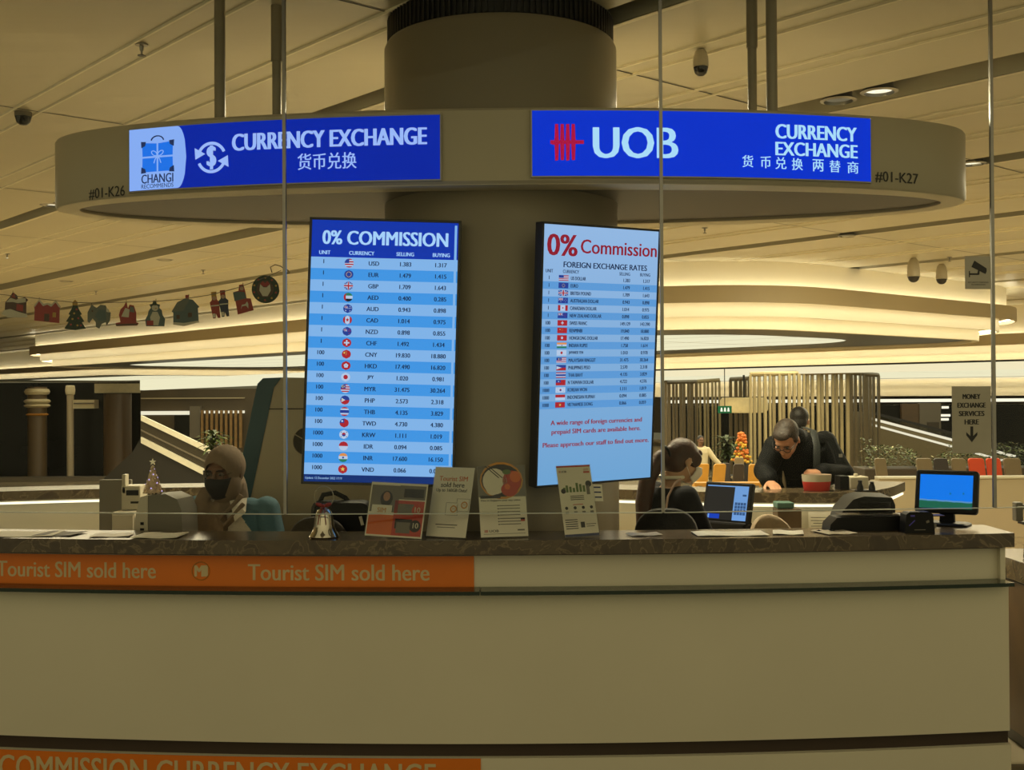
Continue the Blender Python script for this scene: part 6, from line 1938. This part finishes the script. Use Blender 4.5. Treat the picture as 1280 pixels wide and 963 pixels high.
for k in range(4):
    z = 1.00+k*.075; mb.tube([Vector((-.06, -.155+.02*k, z)), Vector((.09, -.16-.01*k, z-.012)), Vector((.22, -.13, z))], .014, 8)
fuse(mb, 'jacket', M_jkt, t, .007, 4)
mb = MB(); mb.ell((.09, .06, .90), (.17, .13, .10), n=20); standing_legs(mb, .09, .06, .90, .012); fuse(mb, 'trousers', M_dark, t, .009, 5)
mb = MB(); standing_feet(mb, .09, .06, .012); fuse(mb, 'shoes', M_black, t, .009, 4)
M_hairm = mat('short_dark_brown_hair', '#30241a', .6, var=.3, scale=60, bump=.5)
mb = MB()
mb.ell((0, .026, .046), (.080, .092, .080), M=hM, n=26)
mb.ell((0, .066, .0), (.066, .045, .064), M=hM, n=20)
mb.ell((0, -.040, .092), (.060, .048, .026), (R(14), 0, 0), M=hM, n=18)
for s in (-1, 1): mb.ell((s*.068, -.002, .030), (.014, .036, .040), M=hM, n=14)
fuse(mb, 'hair', M_hairm, t, .0055, 3)
add_eyes(hM, t)
add_glasses(hM, t, mat('dark_glasses_frame', '#141210', .3), .0026)
mb = MB(); mb.tube([Vector((.155, .05, 1.475)), Vector((.175, -.13, 1.455)), Vector((.175, -.215, 1.36)), Vector((.170, -.225, 1.22)), Vector((.175, -.21, 1.06))], .024, 8, ry=.004, up=(1, 0, 0)); mb.build('bag_strap', mat('charcoal_webbing', '#222625', .6), t, smooth=60)
mb = MB(); mb.tube([Vector((.255, -.155, 1.385)), Vector((.285, -.185, 1.32)), Vector((.30, -.21, 1.245))], .006, 8); mb.box((.315, -.225, 1.20), (.026, .012, .030), rot=(0, R(20), 0)); mb.m(1).box((.338, -.200, 1.29), (.022, .012, .022)); mb.build('sleeve_badge', [M_black, M_pgrey], t)
mb = MB(); mb.tube([Vector((-.05, -.20, 1.19)), Vector((-.045, -.21, 1.12)), Vector((-.03, -.215, 1.05))], [.004, .012, .003], 8, ry=.004); mb.build('inner_lining', M_seatg, t, smooth=60)

def standing_person(lab, px, ptop, d, z0, H, yaw, skin, mtop, mleg, mhair, robe=False, arms=((.22, -.05, .80), (.30, -.02, .62)), g=None):
    q = P(px, ptop, d)
    t = thing('person', lab, 'person', (q.x, d, z0), R(yaw))
    k = H/1.75
    s3 = lambda v: Vector(v)*k
    hM = head_M(s3((0, -.02, 1.635)), 0, 10, 0, k)
    mb = MB()
    torso(mb, [s3(v) for v in ((0, .0, .92), (0, 0, 1.05), (0, 0, 1.2), (0, 0, 1.33), (0, 0, 1.43), (0, 0, 1.47))], [.16*k, .145*k, .16*k, .175*k, .165*k, .07*k], [.11*k, .10*k, .11*k, .115*k, .09*k, .06*k])
    limbs(mb, [s3((0, 0, 1.45)), s3((0, -.01, 1.56))], [.055*k, .052*k]); add_head(mb, hM)
    A = {}
    for s in (-1, 1):
        el, wr = ((s*.235, .0, 1.13), (s*.225, -.10, .88)) if s < 0 or arms is None else arms
        A[s] = [s3((s*.10, 0, 1.42)), s3((s*.19, 0, 1.40)), s3(el), s3(wr)]
        limbs(mb, A[s], [.055*k, .052*k, .042*k, .028*k])
        dv = (A[s][3]-A[s][2]).normalized(); add_hand(mb, A[s][3], dv, Vector((-s, 0, 0)) if abs(dv.x) < .7 else Vector((0, 0, -1)), s, 20, k)
    standing_legs(mb, 0, 0, .92*k); standing_feet(mb, 0, 0)
    fuse(mb, 'body', skin, t, .009, 4)
    mb = MB()
    low = .45 if robe else .86
    torso(mb, [s3(v) for v in ((0, 0, low), (0, 0, 1.0), (0, 0, 1.2), (0, 0, 1.33), (0, 0, 1.43), (0, 0, 1.465))], [.20*k, .165*k, .17*k, .185*k, .172*k, .085*k], [.15*k, .12*k, .12*k, .125*k, .10*k, .07*k], .012)
    for s in (-1, 1): limbs(mb, [A[s][0], A[s][1], A[s][2], A[s][2].lerp(A[s][3], .85)], [.058*k, .058*k, .052*k, .044*k], .012)
    fuse(mb, 'robe' if robe else 'jacket', mtop, t, .010, 4)
    mb = MB(); mb.ell(s3((0, 0, .93)), (.165*k, .115*k, .09*k), n=18); standing_legs(mb, 0, 0, .92*k, .01); fuse(mb, 'trousers', mleg, t, .012, 4)
    mb = MB(); standing_feet(mb, 0, 0, .012); fuse(mb, 'shoes', M_black, t, .012, 3)
    mb = MB(); mb.ell((0, .022, .040), (.080, .094, .084), M=hM, n=22); mb.ell((0, .055, -.01), (.068, .05, .07), M=hM, n=18); fuse(mb, 'hair', mhair, t, .008, 3)
    add_eyes(hM, t)
    return t
standing_person('person in dark clothes standing close behind the man leaning on the far counter', 999, 520, 9.1, 0, 1.60, 165, SKL, M_jkt, M_dark, mat('black_hair', '#17120e', .6), arms=((.235, .0, 1.13), (.225, -.10, .88)))
standing_person('person in a cream robe with one arm held out behind the amber seats', 875.5, 549, 27.5, FL, 1.66, 10, SKD, mat('cream_robe', '#c3b592', .8), M_seatb, mat('black_hair', '#17120e', .6), robe=True, arms=((.33, -.06, 1.18), (.52, -.10, .98)))
